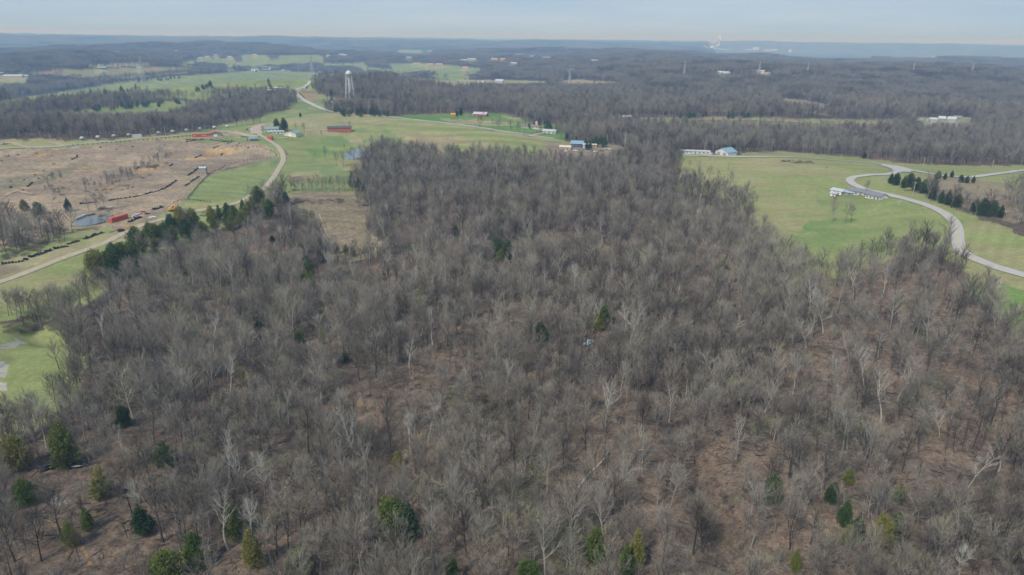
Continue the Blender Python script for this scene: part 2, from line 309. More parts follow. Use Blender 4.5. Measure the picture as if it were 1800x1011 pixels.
# ------------------------------------------------------------------ terrain sheet, one polar grid round the camera foot, cut by land cover
def build_terrain():
    azf = np.arange(-46, 46.01, .085); azb = np.concatenate([np.arange(46, 314, 4.0)])
    az = np.radians(np.concatenate([azf, azb]))
    r = [12.0, 20, 30, 42, 54]
    th = 60.0
    rr = 62.0
    while rr < 34000:
        r.append(rr)
        dep = math.atan(112/rr); step = 112/math.tan(max(dep-math.radians(.085), 1e-4))-rr
        rr += min(step if step > 0 else 1e9, rr*.013)
    r = np.array(r); nr, na = len(r), len(az)
    R, A = np.meshgrid(r, az, indexing='ij'); X = (R*np.sin(A)).ravel(); Y = (R*np.cos(A)).ravel(); Z = hgt(X, Y)
    D = np.hypot(X, Y)
    # ragged outlines: shift the point that is tested
    wx = X+(vn(X/6, Y/6, 21)-.5)*np.clip(D/120, 1, 9)*1.6; wy = Y+(vn(X/6, Y/6, 23)-.5)*np.clip(D/90, 1, 12)*1.6
    n1 = fbm(X/55, Y/55, 25, 4); n2 = fbm(X/14, Y/14, 27, 4); n3 = fbm(X/300, Y/300, 29, 4)
    lit = np.array((.185,.137,.102)); lit2 = np.array((.105,.084,.068)); lit3 = np.array((.10,.115,.05))
    f = sst(.35, .62, n1*.4+n2*.6)[:, None]
    C = lit*(1-f)+lit2*f; g = (sst(.60, .72, n2)*.35)[:, None]; C = C*(1-g)+lit3*g
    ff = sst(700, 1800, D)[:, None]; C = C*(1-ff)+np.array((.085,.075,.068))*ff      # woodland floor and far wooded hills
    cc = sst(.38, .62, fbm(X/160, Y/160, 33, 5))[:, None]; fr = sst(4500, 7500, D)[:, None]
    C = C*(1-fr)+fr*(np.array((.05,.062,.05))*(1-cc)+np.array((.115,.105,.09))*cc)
    kl = np.zeros(len(X), np.int8)
    for k, w, a, b, e in WPOLY:
        m = inside(w, wx, wy)
        if not m.any(): continue
        q = sst(.40, .60, n1[m]*.5+n2[m]*.5)[:, None]
        base = np.array(a)*(1-q)+np.array(b)*q
        if k == 'patch': q2 = sst(.30, .62, n2[m])[:, None]*.35+.62; C[m] = base*q2+C[m]*(1-q2)
        else: C[m] = base; kl[m] = 1 if k == 'meadow' else 2
    C *= (0.88+.24*n2)[:, None]
    dm = kl == 2; sx_ = fbm(X[dm]/40+Y[dm]/160, Y[dm]/5, 75, 4); C[dm] *= (.72+.56*sx_)[:, None]
    gm = kl == 1; sg = fbm(X[gm]/60, Y[gm]/7, 77, 3); C[gm] *= (.86+.28*sg)[:, None]
    st = world_poly([(480,214),(610,199),(700,208),(800,220),(900,235),(985,245),(1000,270),(700,270),(600,240)]); m = inside(st, X, Y)
    ph = Y[m]+.35*X[m]+6*vn(X[m]/90, Y[m]/90, 91)*4; C[m] *= (1+.13*np.sin(ph*2*math.pi/31)*sst(.35, .6, n1[m]))[:, None]
    st = world_poly([(1300,277),(1480,285),(1560,300),(1490,318),(1420,345),(1340,330),(1260,300)]); m = inside(st, X, Y)
    ph = X[m]*.5+Y[m]*.86+vn(X[m]/60, Y[m]/60, 93)*9; C[m] *= (1+.055*np.sin(ph*2*math.pi/9))[:, None]
    st = world_poly([(1700,375),(1800,415),(1880,440),(1880,500),(1790,470),(1710,450),(1695,410)]); m = inside(st, X, Y)
    ph = X[m]*.8-Y[m]*.6; C[m] *= (1+.05*np.sin(ph*2*math.pi/7))[:, None]
    # mowing stripes on the hay field by the track
    st = world_poly([(330,352),(352,320),(386,304),(430,292),(486,279),(500,282),(490,318),(470,345),(400,352)]); m = inside(st, X, Y)
    ph = (X[m]*.62-Y[m]*.78); C[m] *= (1+.16*np.sin(ph*2*math.pi/5.5)*sst(.3, .6, n1[m]))[:, None]
    i = np.arange(nr-1)[:, None]*na; j = np.arange(na)[None]; j2 = (j+1) % na
    F = np.stack([i+j, i+j2, i+na+j2, i+na+j], -1).reshape(-1, 4)[:, ::-1]
    fk = kl[F[:, 0]]
    for kk, nm, lb in ((0, 'ground', 'leaf-littered woodland floor and wooded hills to the horizon'), (1, 'meadow', 'dormant yellow-green grass fields'), (2, 'dirt_field', 'bare brown dirt field')):
        Fk = F[fk == kk]; u, inv = np.unique(Fk, return_inverse=True)
        vv = np.stack([X[u], Y[u], Z[u]], 1)
        if kk == 0:   # close the sheet under the camera
            pass
        me = bpy.data.meshes.new(nm); me.vertices.add(len(u)); me.vertices.foreach_set('co', vv.ravel().astype(np.float32))
        me.loops.add(len(Fk)*4); me.loops.foreach_set('vertex_index', inv.reshape(-1).astype(np.int32))
        me.polygons.add(len(Fk)); me.polygons.foreach_set('loop_start', np.arange(0, len(Fk)*4, 4, dtype=np.int32))
        me.update(calc_edges=True); me.polygons.foreach_set('use_smooth', np.ones(len(Fk), bool))
        ca = me.attributes.new('cov', 'FLOAT_COLOR', 'POINT'); ca.data.foreach_set('color', np.concatenate([C[u], np.where(kl[u] == 1, .45, 1.0)[:, None]], 1).ravel().astype(np.float32))
        me.materials.append(M_GROUND)
        o = bpy.data.objects.new(nm, me); COL.objects.link(o); o['kind'] = 'structure'; o['label'] = lb
build_terrain()

# ------------------------------------------------------------------ mesh builder
class MB:
    def __init__(s): s.v = []; s.f = []
    def add(s, vs, fs):
        n = len(s.v); s.v.extend(vs); s.f.extend([tuple(i+n for i in f) for f in fs]); return s
    def box(s, cx, cy, cz, sx, sy, sz, rz=0.0):
        c, d = math.cos(rz), math.sin(rz); vs = []
        for z in (-.5, .5):
            for x, y in ((-.5,-.5),(.5,-.5),(.5,.5),(-.5,.5)):
                X, Y = x*sx, y*sy; vs.append((cx+X*c-Y*d, cy+X*d+Y*c, cz+z*sz))
        return s.add(vs, [(3,2,1,0),(4,5,6,7),(0,1,5,4),(1,2,6,5),(2,3,7,6),(3,0,4,7)])
    def tube(s, pts, rad, n=5, cap=True):
        P = [Vector(p) for p in pts]; m = len(P)
        if not hasattr(rad, '__len__'): rad = [rad]*m
        base = len(s.v); a = None
        for i, p in enumerate(P):
            d = (P[min(i+1, m-1)]-P[max(i-1, 0)]).normalized()
            if a is None:
                a = d.orthogonal().normalized()
            else:
                a = (a-d*a.dot(d)); a = a.normalized() if a.length > 1e-6 else d.orthogonal().normalized()
            b = d.cross(a)
            for k in range(n):
                q = 2*math.pi*k/n; w = p+(a*math.cos(q)+b*math.sin(q))*rad[i]; s.v.append((w.x, w.y, w.z))
        for i in range(m-1):
            for k in range(n):
                k2 = (k+1) % n; s.f.append((base+i*n+k, base+i*n+k2, base+(i+1)*n+k2, base+(i+1)*n+k))
        if cap:
            s.f.append(tuple(base+k for k in range(n))[::-1]); s.f.append(tuple(base+(m-1)*n+k for k in range(n)))
        return s
    def lathe(s, prof, n=16, c=(0, 0, 0)):
        base = len(s.v)
        for r, z in prof:
            for k in range(n):
                q = 2*math.pi*k/n; s.v.append((c[0]+r*math.cos(q), c[1]+r*math.sin(q), c[2]+z))
        for i in range(len(prof)-1):
            for k in range(n):
                k2 = (k+1) % n; s.f.append((base+i*n+k, base+i*n+k2, base+(i+1)*n+k2, base+(i+1)*n+k))
        s.f.append(tuple(base+k for k in range(n))[::-1]); s.f.append(tuple(base+(len(prof)-1)*n+k for k in range(n))); return s
    def prism(s, prof, x0, x1):
        """profile in (y, z), swept along x"""
        n = len(prof); vs = [(x0, y, z) for y, z in prof]+[(x1, y, z) for y, z in prof]
        fs = [tuple(range(n))[::-1], tuple(range(n, 2*n))]+[(i, (i+1) % n, n+(i+1) % n, n+i) for i in range(n)]
        return s.add(vs, fs)
    def mesh(s, name, mats, smooth=False, mi=None):
        me = bpy.data.meshes.new(name); me.from_pydata(s.v, [], s.f)
        for m in (mats if isinstance(mats, (list, tuple)) else [mats]): me.materials.append(m)
        if mi is not None: me.polygons.foreach_set('material_index', np.array(mi, dtype=np.int32))
        if smooth: me.polygons.foreach_set('use_smooth', np.ones(len(me.polygons), bool))
        me.update(); return me
def link(name, me, parent=None, loc=None, rz=0, label=None, cat=None, group=None, kind=None, scale=None):
    o = bpy.data.objects.new(name, me); COL.objects.link(o)
    if parent is not None: o.parent = parent
    if loc is not None: o.location = loc
    if rz: o.rotation_euler.z = rz
    if scale is not None: o.scale = scale if hasattr(scale, '__len__') else (scale,)*3
    for a, b in (('label', label), ('category', cat), ('group', group), ('kind', kind)):
        if b: o[a] = b
    return o

# ------------------------------------------------------------------ tree prototypes
UP = Vector((0, 0, 1))
def rnd_perp(d, R):
    v = Vector((R.gauss(0, 1), R.gauss(0, 1), R.gauss(0, 1))); v = v-d*v.dot(d); return v.normalized()
def limb(p, d, L, n, R, wob, lift):
    pts = [p]
    for i in range(n):
        d = (d+rnd_perp(d, R)*wob+UP*lift).normalized(); p = p+d*(L/n); pts.append(p)
    return pts
def along(pts, t):
    x = t*(len(pts)-1); i = min(int(x), len(pts)-2); f = x-i
    return pts[i].lerp(pts[i+1], f), (pts[i+1]-pts[i]).normalized()
def bare_tree(seed, H, spread, form='forest', tw=1.0, tww=.04, ntw=9, sides=(6, 4, 3), bole=None):
    R = random.Random(seed); wood = MB(); tws = []
    def twig(p, d, L, w):
        s = rnd_perp(d, R)*w*.5; tws.append((p-s, p+s, p+d*L))
    r0 = H*.013*R.uniform(.8, 1.2); op = form == 'open'
    if form == 'vase': bole = bole or .28
    bole = bole or R.uniform(.3, .48)
    tr = limb(Vector((0, 0, -.6)), (UP+Vector((R.uniform(-.07, .07), R.uniform(-.07, .07), 0))).normalized(), H*.86, 9, R, .13 if op else .06, .03)
    rad = [r0*1.25]+[max(r0*(1-.82*(i/9)), .03) for i in range(1, 10)]
    wood.tube(tr, rad, sides[0])
    nl = R.randint(11, 15) if form != 'open' else R.randint(8, 10)
    az = R.uniform(0, 6.28)
    for i in range(nl):
        t = bole+(1-bole)*((i+R.random()*.6)/nl); t = min(t, .99)
        p, d = along(tr, t); az += 2.4+R.uniform(-.5, .5)
        ang = {'forest': R.uniform(.65, 1.15), 'vase': R.uniform(.5, .95), 'open': R.uniform(.5, 1.05)}[form]*(1.0-.45*t)
        dd = (Vector((math.cos(az)*math.sin(ang), math.sin(az)*math.sin(ang), math.cos(ang)))).normalized()
        LL = spread*R.uniform(.8, 1.25)*(1.35-.75*t)
        lr = r0*((.5-.28*t) if not op else (.64-.34*t))
        lp = limb(p, dd, LL, 5, R, .26 if op else .19, .06); wood.tube(lp, [lr, lr*.8, lr*.62, lr*.45, lr*.3, .022*tw], sides[1], cap=False)
        nb = R.randint(6, 8)
        for j in range(nb):
            q, e = along(lp, .28+.72*(j+R.random()*.7)/nb if j < nb-1 else .999)
            bd = (e+rnd_perp(e, R)*R.uniform(.45, .95)+UP*.22).normalized() if j < nb-1 else e
            BL = LL*R.uniform(.28, .5)*(1.1-.4*j/nb)+.5
            bp = limb(q, bd, BL, 3, R, .16, .07); wood.tube(bp, [lr*.4+.018, lr*.3+.016, lr*.2+.014, .014*tw], sides[2], cap=False)
            for k in range(ntw):
                s, g = along(bp, .15+.85*R.random()); td = (g+rnd_perp(g, R)*R.uniform(.2, .65)+UP*.25).normalized()
                TL = R.uniform(.7, 1.6)*(.6+.03*H); twig(s, td, TL, tww)
                for _ in range(3):
                    u = R.uniform(.2, .9); s2 = s+td*TL*u; t2 = (td+rnd_perp(td, R)*R.uniform(.25, .65)+UP*.1).normalized(); twig(s2, t2, TL*R.uniform(.35, .7), tww*.75)
    return wood, tws
def twig_mesh(tws):
    m = MB()
    for i, (a, b, c) in enumerate(tws):
        m.v += [tuple(a), tuple(b), tuple(c)]; m.f.append((3*i, 3*i+1, 3*i+2))
    return m
def cedar(seed, H, rad, n, size, conic=1.0):
    R = random.Random(seed); wood = MB(); wood.tube([(0, 0, -.5), (.05, 0, H*.5), (0, .03, H*.93)], [H*.017, H*.012, .03], 5)
    m = MB(); blobs = []; az = R.uniform(0, 6.28); nb = 22
    for k in range(nb):
        t = (k+.5)/nb; az += 2.4+R.uniform(-.5, .5); env = rad*(1-t)**(.75/conic)*min(1, .55+t*3)
        off = env*R.uniform(.35, .75); br = max(env*R.uniform(.42, .68), .35)
        blobs.append((Vector((math.cos(az)*off, math.sin(az)*off, H*(.1+.84*t))), br, br*R.uniform(.9, 1.5)))
        if k % 3 == 0: wood.tube([(0, 0, H*(.06+.8*t)), (math.cos(az)*off, math.sin(az)*off, H*(.1+.84*t))], [.05, .02], 3)
    wt = [b[1]**2 for b in blobs]
    for i in range(n):
        c0, br, bh = R.choices(blobs, wt)[0]
        o = Vector((R.gauss(0, 1), R.gauss(0, 1), R.gauss(.25, 1))).normalized(); q = R.random()**.35*R.uniform(.8, 1.12)
        c = c0+Vector((o.x*br*q, o.y*br*q, o.z*bh*q)); out = (o+UP*.4+Vector((R.gauss(0, .35), R.gauss(0, .35), R.gauss(0, .35)))).normalized()
        s = rnd_perp(out, R)*size*R.uniform(.2, .5); L = out*size*R.uniform(.8, 1.7); b = len(m.v)
        m.v += [tuple(c-s*.5), tuple(c+s*.6), tuple(c+L*.6+s*.5), tuple(c+L)]; m.f += [(b, b+1, b+2, b+3)]
    return wood, m
def join_meshes(name, parts):
    """parts: [(MB, material)] -> one mesh"""
    V = []; F = []; mi = []; mats = []
    for k, (m, mt) in enumerate(parts):
        n = len(V); V += m.v; F += [tuple(i+n for i in f) for f in m.f]; mi += [k]*len(m.f); mats.append(mt)
    me = bpy.data.meshes.new(name); me.from_pydata(V, [], F)
    for mt in mats: me.materials.append(mt)
    me.polygons.foreach_set('material_index', np.array(mi, dtype=np.int32)); me.update(); return me

PROTO = {}      # kind -> [(trunk mesh, crown mesh, height)]
def bare_set(kind, specs, barkm, twigm):
    L_ = []
    for s in specs:
        w, t = bare_tree(**s); cm = twig_mesh(t)
        L_.append((w.mesh(kind+' trunk', barkm), cm.mesh(kind+' crown', twigm), s['H'], w, cm))
    PROTO[kind] = L_
bare_set('bare', [dict(seed=10+i, H=[17, 19, 16, 14, 20, 18, 12, 15, 17, 21][i], spread=[5.6, 6.0, 6.8, 4.6, 6.6, 5.2, 4.6, 6.4, 6.0, 5.4][i],
      form=['forest', 'forest', 'vase', 'forest', 'vase', 'forest', 'vase', 'vase', 'forest', 'forest'][i], ntw=5, tww=.037) for i in range(10)], M_BARK, M_TWIG)
bare_set('pale', [dict(seed=60+i, H=[20, 18, 22, 17, 19][i], spread=[5.2, 5.6, 5.4, 5.0, 4.6][i], form='open', ntw=4, tww=.05, bole=[.3, .38, .42, .3, .45][i]) for i in range(5)], M_PALE, M_PTWIG)
def cedar_set(kind, specs, mt):
    L_ = []
    for s in specs:
        w, m = cedar(**s); L_.append((w.mesh(kind+' trunk', M_CBARK), m.mesh(kind+' crown', mt), s['H'], w, m))
    PROTO[kind] = L_
cedar_set('cedar', [dict(seed=80+i, H=[9, 10, 8, 11, 7][i], rad=[2.5, 2.3, 2.9, 2.8, 2.6][i], n=5600, size=.34, conic=[1.5, 1.2, 2.0, 1.6, 2.2][i]) for i in range(5)], M_CEDAR)
cedar_set('pine', [dict(seed=90+i, H=[11, 12, 10][i], rad=[3.6, 3.2, 4.0][i], n=5200, size=.45, conic=[1.3, 1.1, 1.6][i]) for i in range(3)], M_PINE)

# ------------------------------------------------------------------ the woods: positions
RS = np.random.RandomState(3)
def scatter(r0, r1, cell, a0=-47, a1=47, jit=.48):
    y = np.arange(-r1, r1, cell); n = int(2*r1/cell)
    gx, gy = np.meshgrid(np.arange(-r1, r1, cell), np.arange(0, r1, cell)); x = gx.ravel(); y = gy.ravel()
    x = x+(RS.rand(len(x))-.5)*2*jit*cell; y = y+(RS.rand(len(y))-.5)*2*jit*cell
    d = np.hypot(x, y); a = np.degrees(np.arctan2(x, y)); m = (d >= r0) & (d < r1) & (a > a0) & (a < a1)
    return x[m], y[m]
xa, ya = scatter(70, 480, 4.7)
m = ~tree_free(xa, ya); m &= (fbm(xa/24, ya/24, 41, 3) > .43) | (RS.rand(len(xa)) < .3)
def thin(px, py, r, keep):
    global m
    c = at(px, py); q = np.hypot(xa-c[0], ya-c[1]) < r; m &= ~(q & (RS.rand(len(xa)) > keep))
for a_ in ((1170,840,16,.5),(1165,930,10,.45),(1260,880,12,.6),(1230,560,18,.55),(985,600,22,.5),(1560,700,36,.6),(1640,880,14,.55),(95,740,9,.3),(120,830,6,.3),(140,880,7,.4),(820,350,24,.6),(1540,520,30,.55),(1500,640,30,.6),(1650,600,30,.65)): thin(*a_)
xa, ya = xa[m], ya[m]
def clear_for(x, y, rad, front, keep=0.0):
    """thin the wood round a tree that stands clear in the photograph, and on the side it is seen from"""
    global xa, ya
    d = math.hypot(x, y); ux, uy = -x/d, -y/d; lx = (xa-x)*ux+(ya-y)*uy; ly = -(xa-x)*uy+(ya-y)*ux
    k = (np.abs(ly) < rad) & (lx > -rad) & (lx < front) & ((RS.rand(len(xa)) > keep) | (np.hypot(lx, ly) < 3)); xa, ya = xa[~k], ya[~k]

# ------------------------------------------------------------------ single trees (things) and the mass of woodland (stuff)
RR = random.Random(5)
def put_tree(kind, x, y, scale=1.0, name='bare_tree', label=None, cat='tree', group=None, var=None, stretch=1.0):
    L_ = PROTO[kind]; v = L_[(RR.randrange(len(L_)) if var is None else var) % len(L_)]
    e = link(name, None, loc=(x, y, hz(x, y)), rz=RR.uniform(0, 6.28), label=label, cat=cat, group=group, scale=(scale, scale, scale*stretch))
    link('trunk', v[0], e); link('crown', v[1], e)
    return e
def crown_at(px, py, h):
    p = at(px, py, h); return p[0], p[1]

PALES = [  # crown centre in the photo, height, label
    (935,408,23,'largest pale white forked bare tree in the middle of the wood'),
    (558,655,18,'whitish bare tree with zigzag trunk left of the wood centre'),
    (398,655,15,'small pale upright many-stemmed bare tree in the left wood'),
    (368,575,17,'pale bare tree with spreading white limbs above the left wood'),
    (1110,560,17,'cream coloured forked bare tree beside the open leaf litter patch'),
    (1545,468,18,'white limbed bare tree below the dark trees by the right meadow'),
    (1455,540,19,'white crooked bare tree alone in the right side of the wood'),
    (1376,470,19,'pale fan shaped bare tree below the corner of the right meadow'),
    (1528,640,19,'tall pale bare tree left of a leaning white trunk in the right wood'),
    (1590,650,19,'leaning white forked bare tree nearest the right edge of the wood'),
    (1560,690,18,'white trunked bare tree standing in front of two other white trees'),
    (1500,735,17,'lone pale bare tree over the bare slope in the lower right wood'),
    (1712,815,15,'pale bare tree rising from dense twigs in the lower right corner'),
    (1700,985,15,'pale two-stemmed bare tree cut by the bottom edge at the right'),
    (880,300,20,'pair-stemmed pale tree near the top of the central wood'),
    (828,325,17,'narrow pale bare tree left of the pair-stemmed one'),
    (708,322,15,'white broken-looking bare tree right of the dark evergreens'),
    (680,470,17,'pale bare tree right of the clearing foot'),
    (650,440,14,'small white dead tree at the foot of the brown clearing'),
    (705,455,15,'thin white bare tree beside the clearing foot'),
    (590,462,17,'pale leaning bare tree under the clearing'),
    (572,520,17,'white bare tree with snaking trunk in the left centre wood'),
    (838,455,17,'slim pale bare tree above the dark evergreen pair'),
    (940,742,15,'small pale bare tree with star shaped limbs in the centre foreground'),
    (430,815,17,'pale limbed bare tree in the lower left wood'),
    (392,905,17,'bright twisted bare tree at the bottom left'),
    (250,865,16,'grey white bare tree leaning left over brown ground'),
    (440,900,17,'white trunked bare tree next to the yellow green shrubs'),
    (1100,245,20,'tall pale tree right of the cluttered blue roofed yard'),
    (1135,262,20,'pale tree between the cluttered yard and the white mobile home'),
    (750,730,16,None),(1045,545,15,None),(885,560,15,None),(300,470,15,None),(1180,700,15,None),(1290,300,16,None),(990,300,17,None),(1010,420,16,None),
    (760,285,18,None),(675,250,17,None),(1170,270,18,None),(1060,400,16,None),(560,560,14,None),(1300,760,15,None),(640,800,15,None),(1640,560,16,None),(130,380,14,None),(60,370,14,None),(182,385,13,None),(600,700,15,None),(860,780,15,None),(1400,650,15,None),(720,620,15,None),(1250,430,15,None),
]
for px, py, H, lb in PALES:
    var = RR.randrange(5); H0 = PROTO['pale'][var][2]
    x, y = crown_at(px, py, H*.6); clear_for(x, y, 3.4, 13, .25)
    put_tree('pale', x, y, H/H0, 'sycamore_tree', lb or 'pale barked leafless tree standing among grey trees in the wood', 'tree', 'pale barked trees in the wood', var)

# bare trees that stand in the open
OPEN_T = [ # base pixel, height, label
    (1462,372,13,'slender bare tree on the lawn in front of the metal sheds'),
    (1461,391,14,'bare tree with dark foot nearest the sheds of the white house'),
    (1485,393,15,'tall thin bare tree on the lawn below the white house'),
    (1496,392,12,'rounder bare tree just right of the tall thin one on the lawn'),
    (1521,343,11,'bare tree standing behind the white house beside the road'),
    (1212,299,9,'small bare tree in the corner of the right meadow'),
    (573,283,14,'bushy bare tree at the left end of the hidden pond'),
    (592,290,12,'low bare tree on the bank of the hidden pond'),
    (604,292,14,'wide bare tree at the near bank of the hidden pond'),
    (520,233,12,'round bare tree beside the pair of tall dark pines'),
    (535,234,11,'smaller bare tree right of the round one by the pines'),
    (615,226,9,'leafless tree at the right corner of the brick house'),
    (565,240,6,'grey bush below the left end of the brick house'),
    (462,236,9,'bare tree at the crossing in front of the farm buildings'),
    (1740,305,8,'reddish round bare tree by the right hand side road'),
    (283,275,10,'lone bare tree on the brown dirt slope'),
    (188,323,11,'white limbed bare tree above the gully in the dirt field'),
    (127,408,15,'tall dark bare tree at the left end of the small pond'),
    (107,412,14,'pale stemmed bare tree left of the small pond'),
    (157,372,11,'bare tree behind the small pond, left one'),
    (172,371,12,'bare tree behind the small pond, tallest one'),
    (184,370,12,'white stemmed bare tree behind the small pond'),
    (90,416,13,'bare tree in the clump at the left of the pond'),
    (40,422,14,'pale bare tree standing forward of the left clump'),
    (1452,300,4,'low round bush on the crest of the right meadow'),
    (330,205,12,'bare tree on the middle green strip of the left ridge'),
    (200,207,15,'spreading bare tree on the middle green strip'),
]
for px, py, H, lb in OPEN_T:
    p = at(px, py); var = RR.randrange(10); put_tree('bare', p[0], p[1], H/PROTO['bare'][var][2], 'bare_tree', lb, 'tree', None, var)
fr = []
for k in range(22):   # fence row above the clearing
    fr.append((512+k*6.2+RR.uniform(-2, 2), 335+RR.uniform(-2, 2)))
for k in range(16): fr.append((14+k*7.5+RR.uniform(-2, 2), 556+RR.uniform(-6, 3)))
for px, py in fr[:22]:
    p = at(px, py); var = RR.randrange(10); put_tree('bare', p[0], p[1], RR.uniform(9, 13)/PROTO['bare'][var][2], 'bare_tree', 'thin bare tree in the row along the top of the brown clearing', 'tree', 'bare trees in the row above the clearing', var)
for px, py in fr[22:]:
    p = at(px, py); var = RR.randrange(10); put_tree('bare', p[0], p[1], RR.uniform(10, 14)/PROTO['bare'][var][2], 'bare_tree', 'bare tree in the hedge row behind the near left meadow', 'tree', 'bare trees in the hedge row by the left meadow', var)

EV = [  # crown centre, height, kind, label
    (630,322,11,'pine','dark evergreen tree nearest the fence row at the clearing corner'),(642,326,9,'pine','rounder dark evergreen beside the clearing corner'),(618,316,10,'pine',None),
    (874,430,13,'pine','tall dark evergreen of the clump in the middle of the wood'),(892,440,11,'pine','second dark evergreen of the clump in the middle of the wood'),(880,450,9,'cedar',None),
    (785,384,8,'pine','small lone evergreen left of the centre of the wood'),(800,405,7,'pine','low lone evergreen just below another small one'),(980,361,8,'cedar','small yellow-green evergreen high in the central wood'),(875,376,9,'cedar',None),
    (605,622,6,'pine','small dark green evergreen bush in the left centre wood'),(686,900,11,'cedar','olive evergreen leaning beside a darker one in the foreground'),(718,918,9,'pine','dark green evergreen beside the olive one in the foreground'),
    (525,980,8,'cedar','bright yellow-green rounded evergreen at the bottom edge'),(1045,955,8,'cedar','narrow bright evergreen at the bottom centre'),(1120,962,9,'cedar','wide evergreen right of the narrow one at the bottom centre'),(1100,985,7,'cedar',None),
    (1488,900,7,'cedar','olive evergreen of the lower right group'),(1510,918,8,'pine','dark evergreen behind the white twigs in the lower right group'),(1495,935,7,'cedar',None),(1553,930,7,'cedar','pale green round evergreen right of the lower right group'),(1580,912,6,'cedar',None),
    (1360,858,7,'pine','small evergreen above the bare slope at the lower right'),(1466,866,6,'pine','small dark evergreen in the lower right wood'),(1496,832,5,'cedar',None),(1584,862,6,'cedar',None),
    (108,782,11,'cedar','tall evergreen above the parked dark car'),(25,795,9,'cedar','round yellow-green evergreen at the left edge'),(172,835,11,'cedar','wide evergreen right of the parked dark car'),(286,788,9,'pine','dark evergreen in the lower left wood'),(250,792,6,'cedar',None),
    (150,910,6,'cedar',None),(40,862,7,'cedar',None),(120,935,7,'cedar',None),(405,915,8,'cedar',None),(440,965,9,'cedar','yellowish evergreen behind white twigs at the bottom left'),(290,985,9,'cedar',None),(340,965,8,'cedar',None),(245,905,9,'pine',None),(215,728,7,'cedar',None),(1400,985,5,'cedar',None),(930,995,7,'cedar',None),(795,1000,6,'cedar',None),(700,810,5,'cedar',None),
    (1062,548,9,'cedar','dull evergreen beside the open leaf litter patch'),(1055,562,8,'cedar',None),(950,580,8,'pine',None),(1290,545,6,'cedar',None),(430,660,6,'cedar',None),(380,700,6,'cedar',None),(322,475,8,'cedar',None),(395,520,7,'pine',None),(565,552,7,'cedar',None),(565,590,6,'cedar',None),(525,592,5,'cedar',None),
    (455,575,7,'pine',None),(355,512,7,'cedar',None),(740,525,7,'cedar',None),(1272,460,6,'cedar',None),(1030,415,7,'cedar',None),(985,285,8,'pine',None),(1063,280,9,'cedar',None),(1199,313,7,'pine','dark evergreen at the edge of the right meadow'),(1520,272,6,'pine',None),
    (530,478,9,'cedar','olive evergreen of the pair below the clearing'),(543,470,10,'cedar','taller dark evergreen of the pair below the clearing'),(538,455,9,'pine',None),(548,490,8,'cedar',None),(590,432,8,'cedar',None),(608,436,7,'cedar',None),(562,447,8,'pine',None),(620,440,6,'cedar',None),
    (478,418,6,'pine',None),(476,372,7,'pine',None),(488,345,8,'pine',None),(502,348,8,'pine',None),(118,358,8,'pine','dark evergreen between bare trees left of the pond'),(65,362,9,'cedar',None),(40,356,9,'cedar',None),
]
for px, py in [(185,452),(198,446),(212,440),(226,436),(240,428),(252,418),(262,408),(274,404),(286,398),(298,394),(308,388),(318,383),(328,392),(340,386),(205,462),(192,472),(230,452),(246,440),(268,424),(292,412),(304,404),(322,402),(178,462),(165,465),(370,378),(384,370),(398,368),(408,374),(424,358),(438,352),(452,348),(463,352),(470,366),(404,388),(420,384),(392,384),(446,364),(378,388),(436,372),(355,392)]:
    EV.append((px+RR.uniform(-3, 3), py+RR.uniform(-3, 3), RR.uniform(8, 12), 'cedar', None))
RP = [(1567,313),(1577,314),(1590,319),(1601,316),(1613,323),(1626,326),(1640,336),(1656,345),(1642,324),(1668,346),(1685,352),(1716,360),(1730,363),(1746,366),(1761,371),(1650,307),(1662,309),(1674,305),(1690,314),(1701,315),(1712,315)]
for px, py, H, k, lb in EV:
    band = px < 505 and 340 < py < 480; H = H*(1.15 if band else 1.15)
    var = RR.randrange(3 if k == 'pine' else 5); x, y = crown_at(px, py, H*.55); clear_for(x, y, 3.6, min(32, 8.5*math.hypot(x, y)/112), .12)
    put_tree(k, x, y, H/PROTO[k][var][2], 'evergreen_tree', lb or ('evergreen cedar growing along the upper left edge of the wood' if px < 505 and 340 < py < 480 else 'small evergreen growing among the bare trees of the wood'),
             'evergreen tree', 'cedars along the upper left edge of the wood' if px < 505 and 340 < py < 480 else 'evergreens in the wood', var, RR.uniform(.75, 1.2))
for i, (px, py) in enumerate(RP):
    H = RR.uniform(8.5, 11) if i < 15 else 6; var = RR.randrange(3); x, y = crown_at(px, py, H*.5)
    put_tree('pine', x, y, H/PROTO['pine'][var][2], 'pine_tree', 'dark pine in the belt of pines below the right hand road' if i < 15 else 'low dark pine by the side road at the right',
             'pine tree', 'belt of pines below the road' if i < 15 else 'low pines by the side road', var)
for px, py, H, lb in ((487,228,15,'left and narrower of the two tall dark pines behind the farm'),(500,230,17,'right and wider of the two tall dark pines behind the farm'),(528,206,7,'small round evergreen alone on the green slope'),
                      (803,204,10,'left dark conifer beside the yellow shed'),(810,203,12,'right dark conifer beside the yellow shed'),(583,178,9,'pointed conifer behind the small white house'),(412,124,9,'conifer behind the long ridge barn'),(456,121,11,'tall conifer between the ridge barns'),(495,122,10,'conifer alone on the ridge skyline'),
                      (308,207,8,'small evergreen at the left end of a row on the green strip'),(230,216,7,'small evergreen in front of the spreading bare tree')):
    p = at(px, py); put_tree('pine', p[0], p[1], H/12, 'conifer_tree', lb, 'conifer', None)

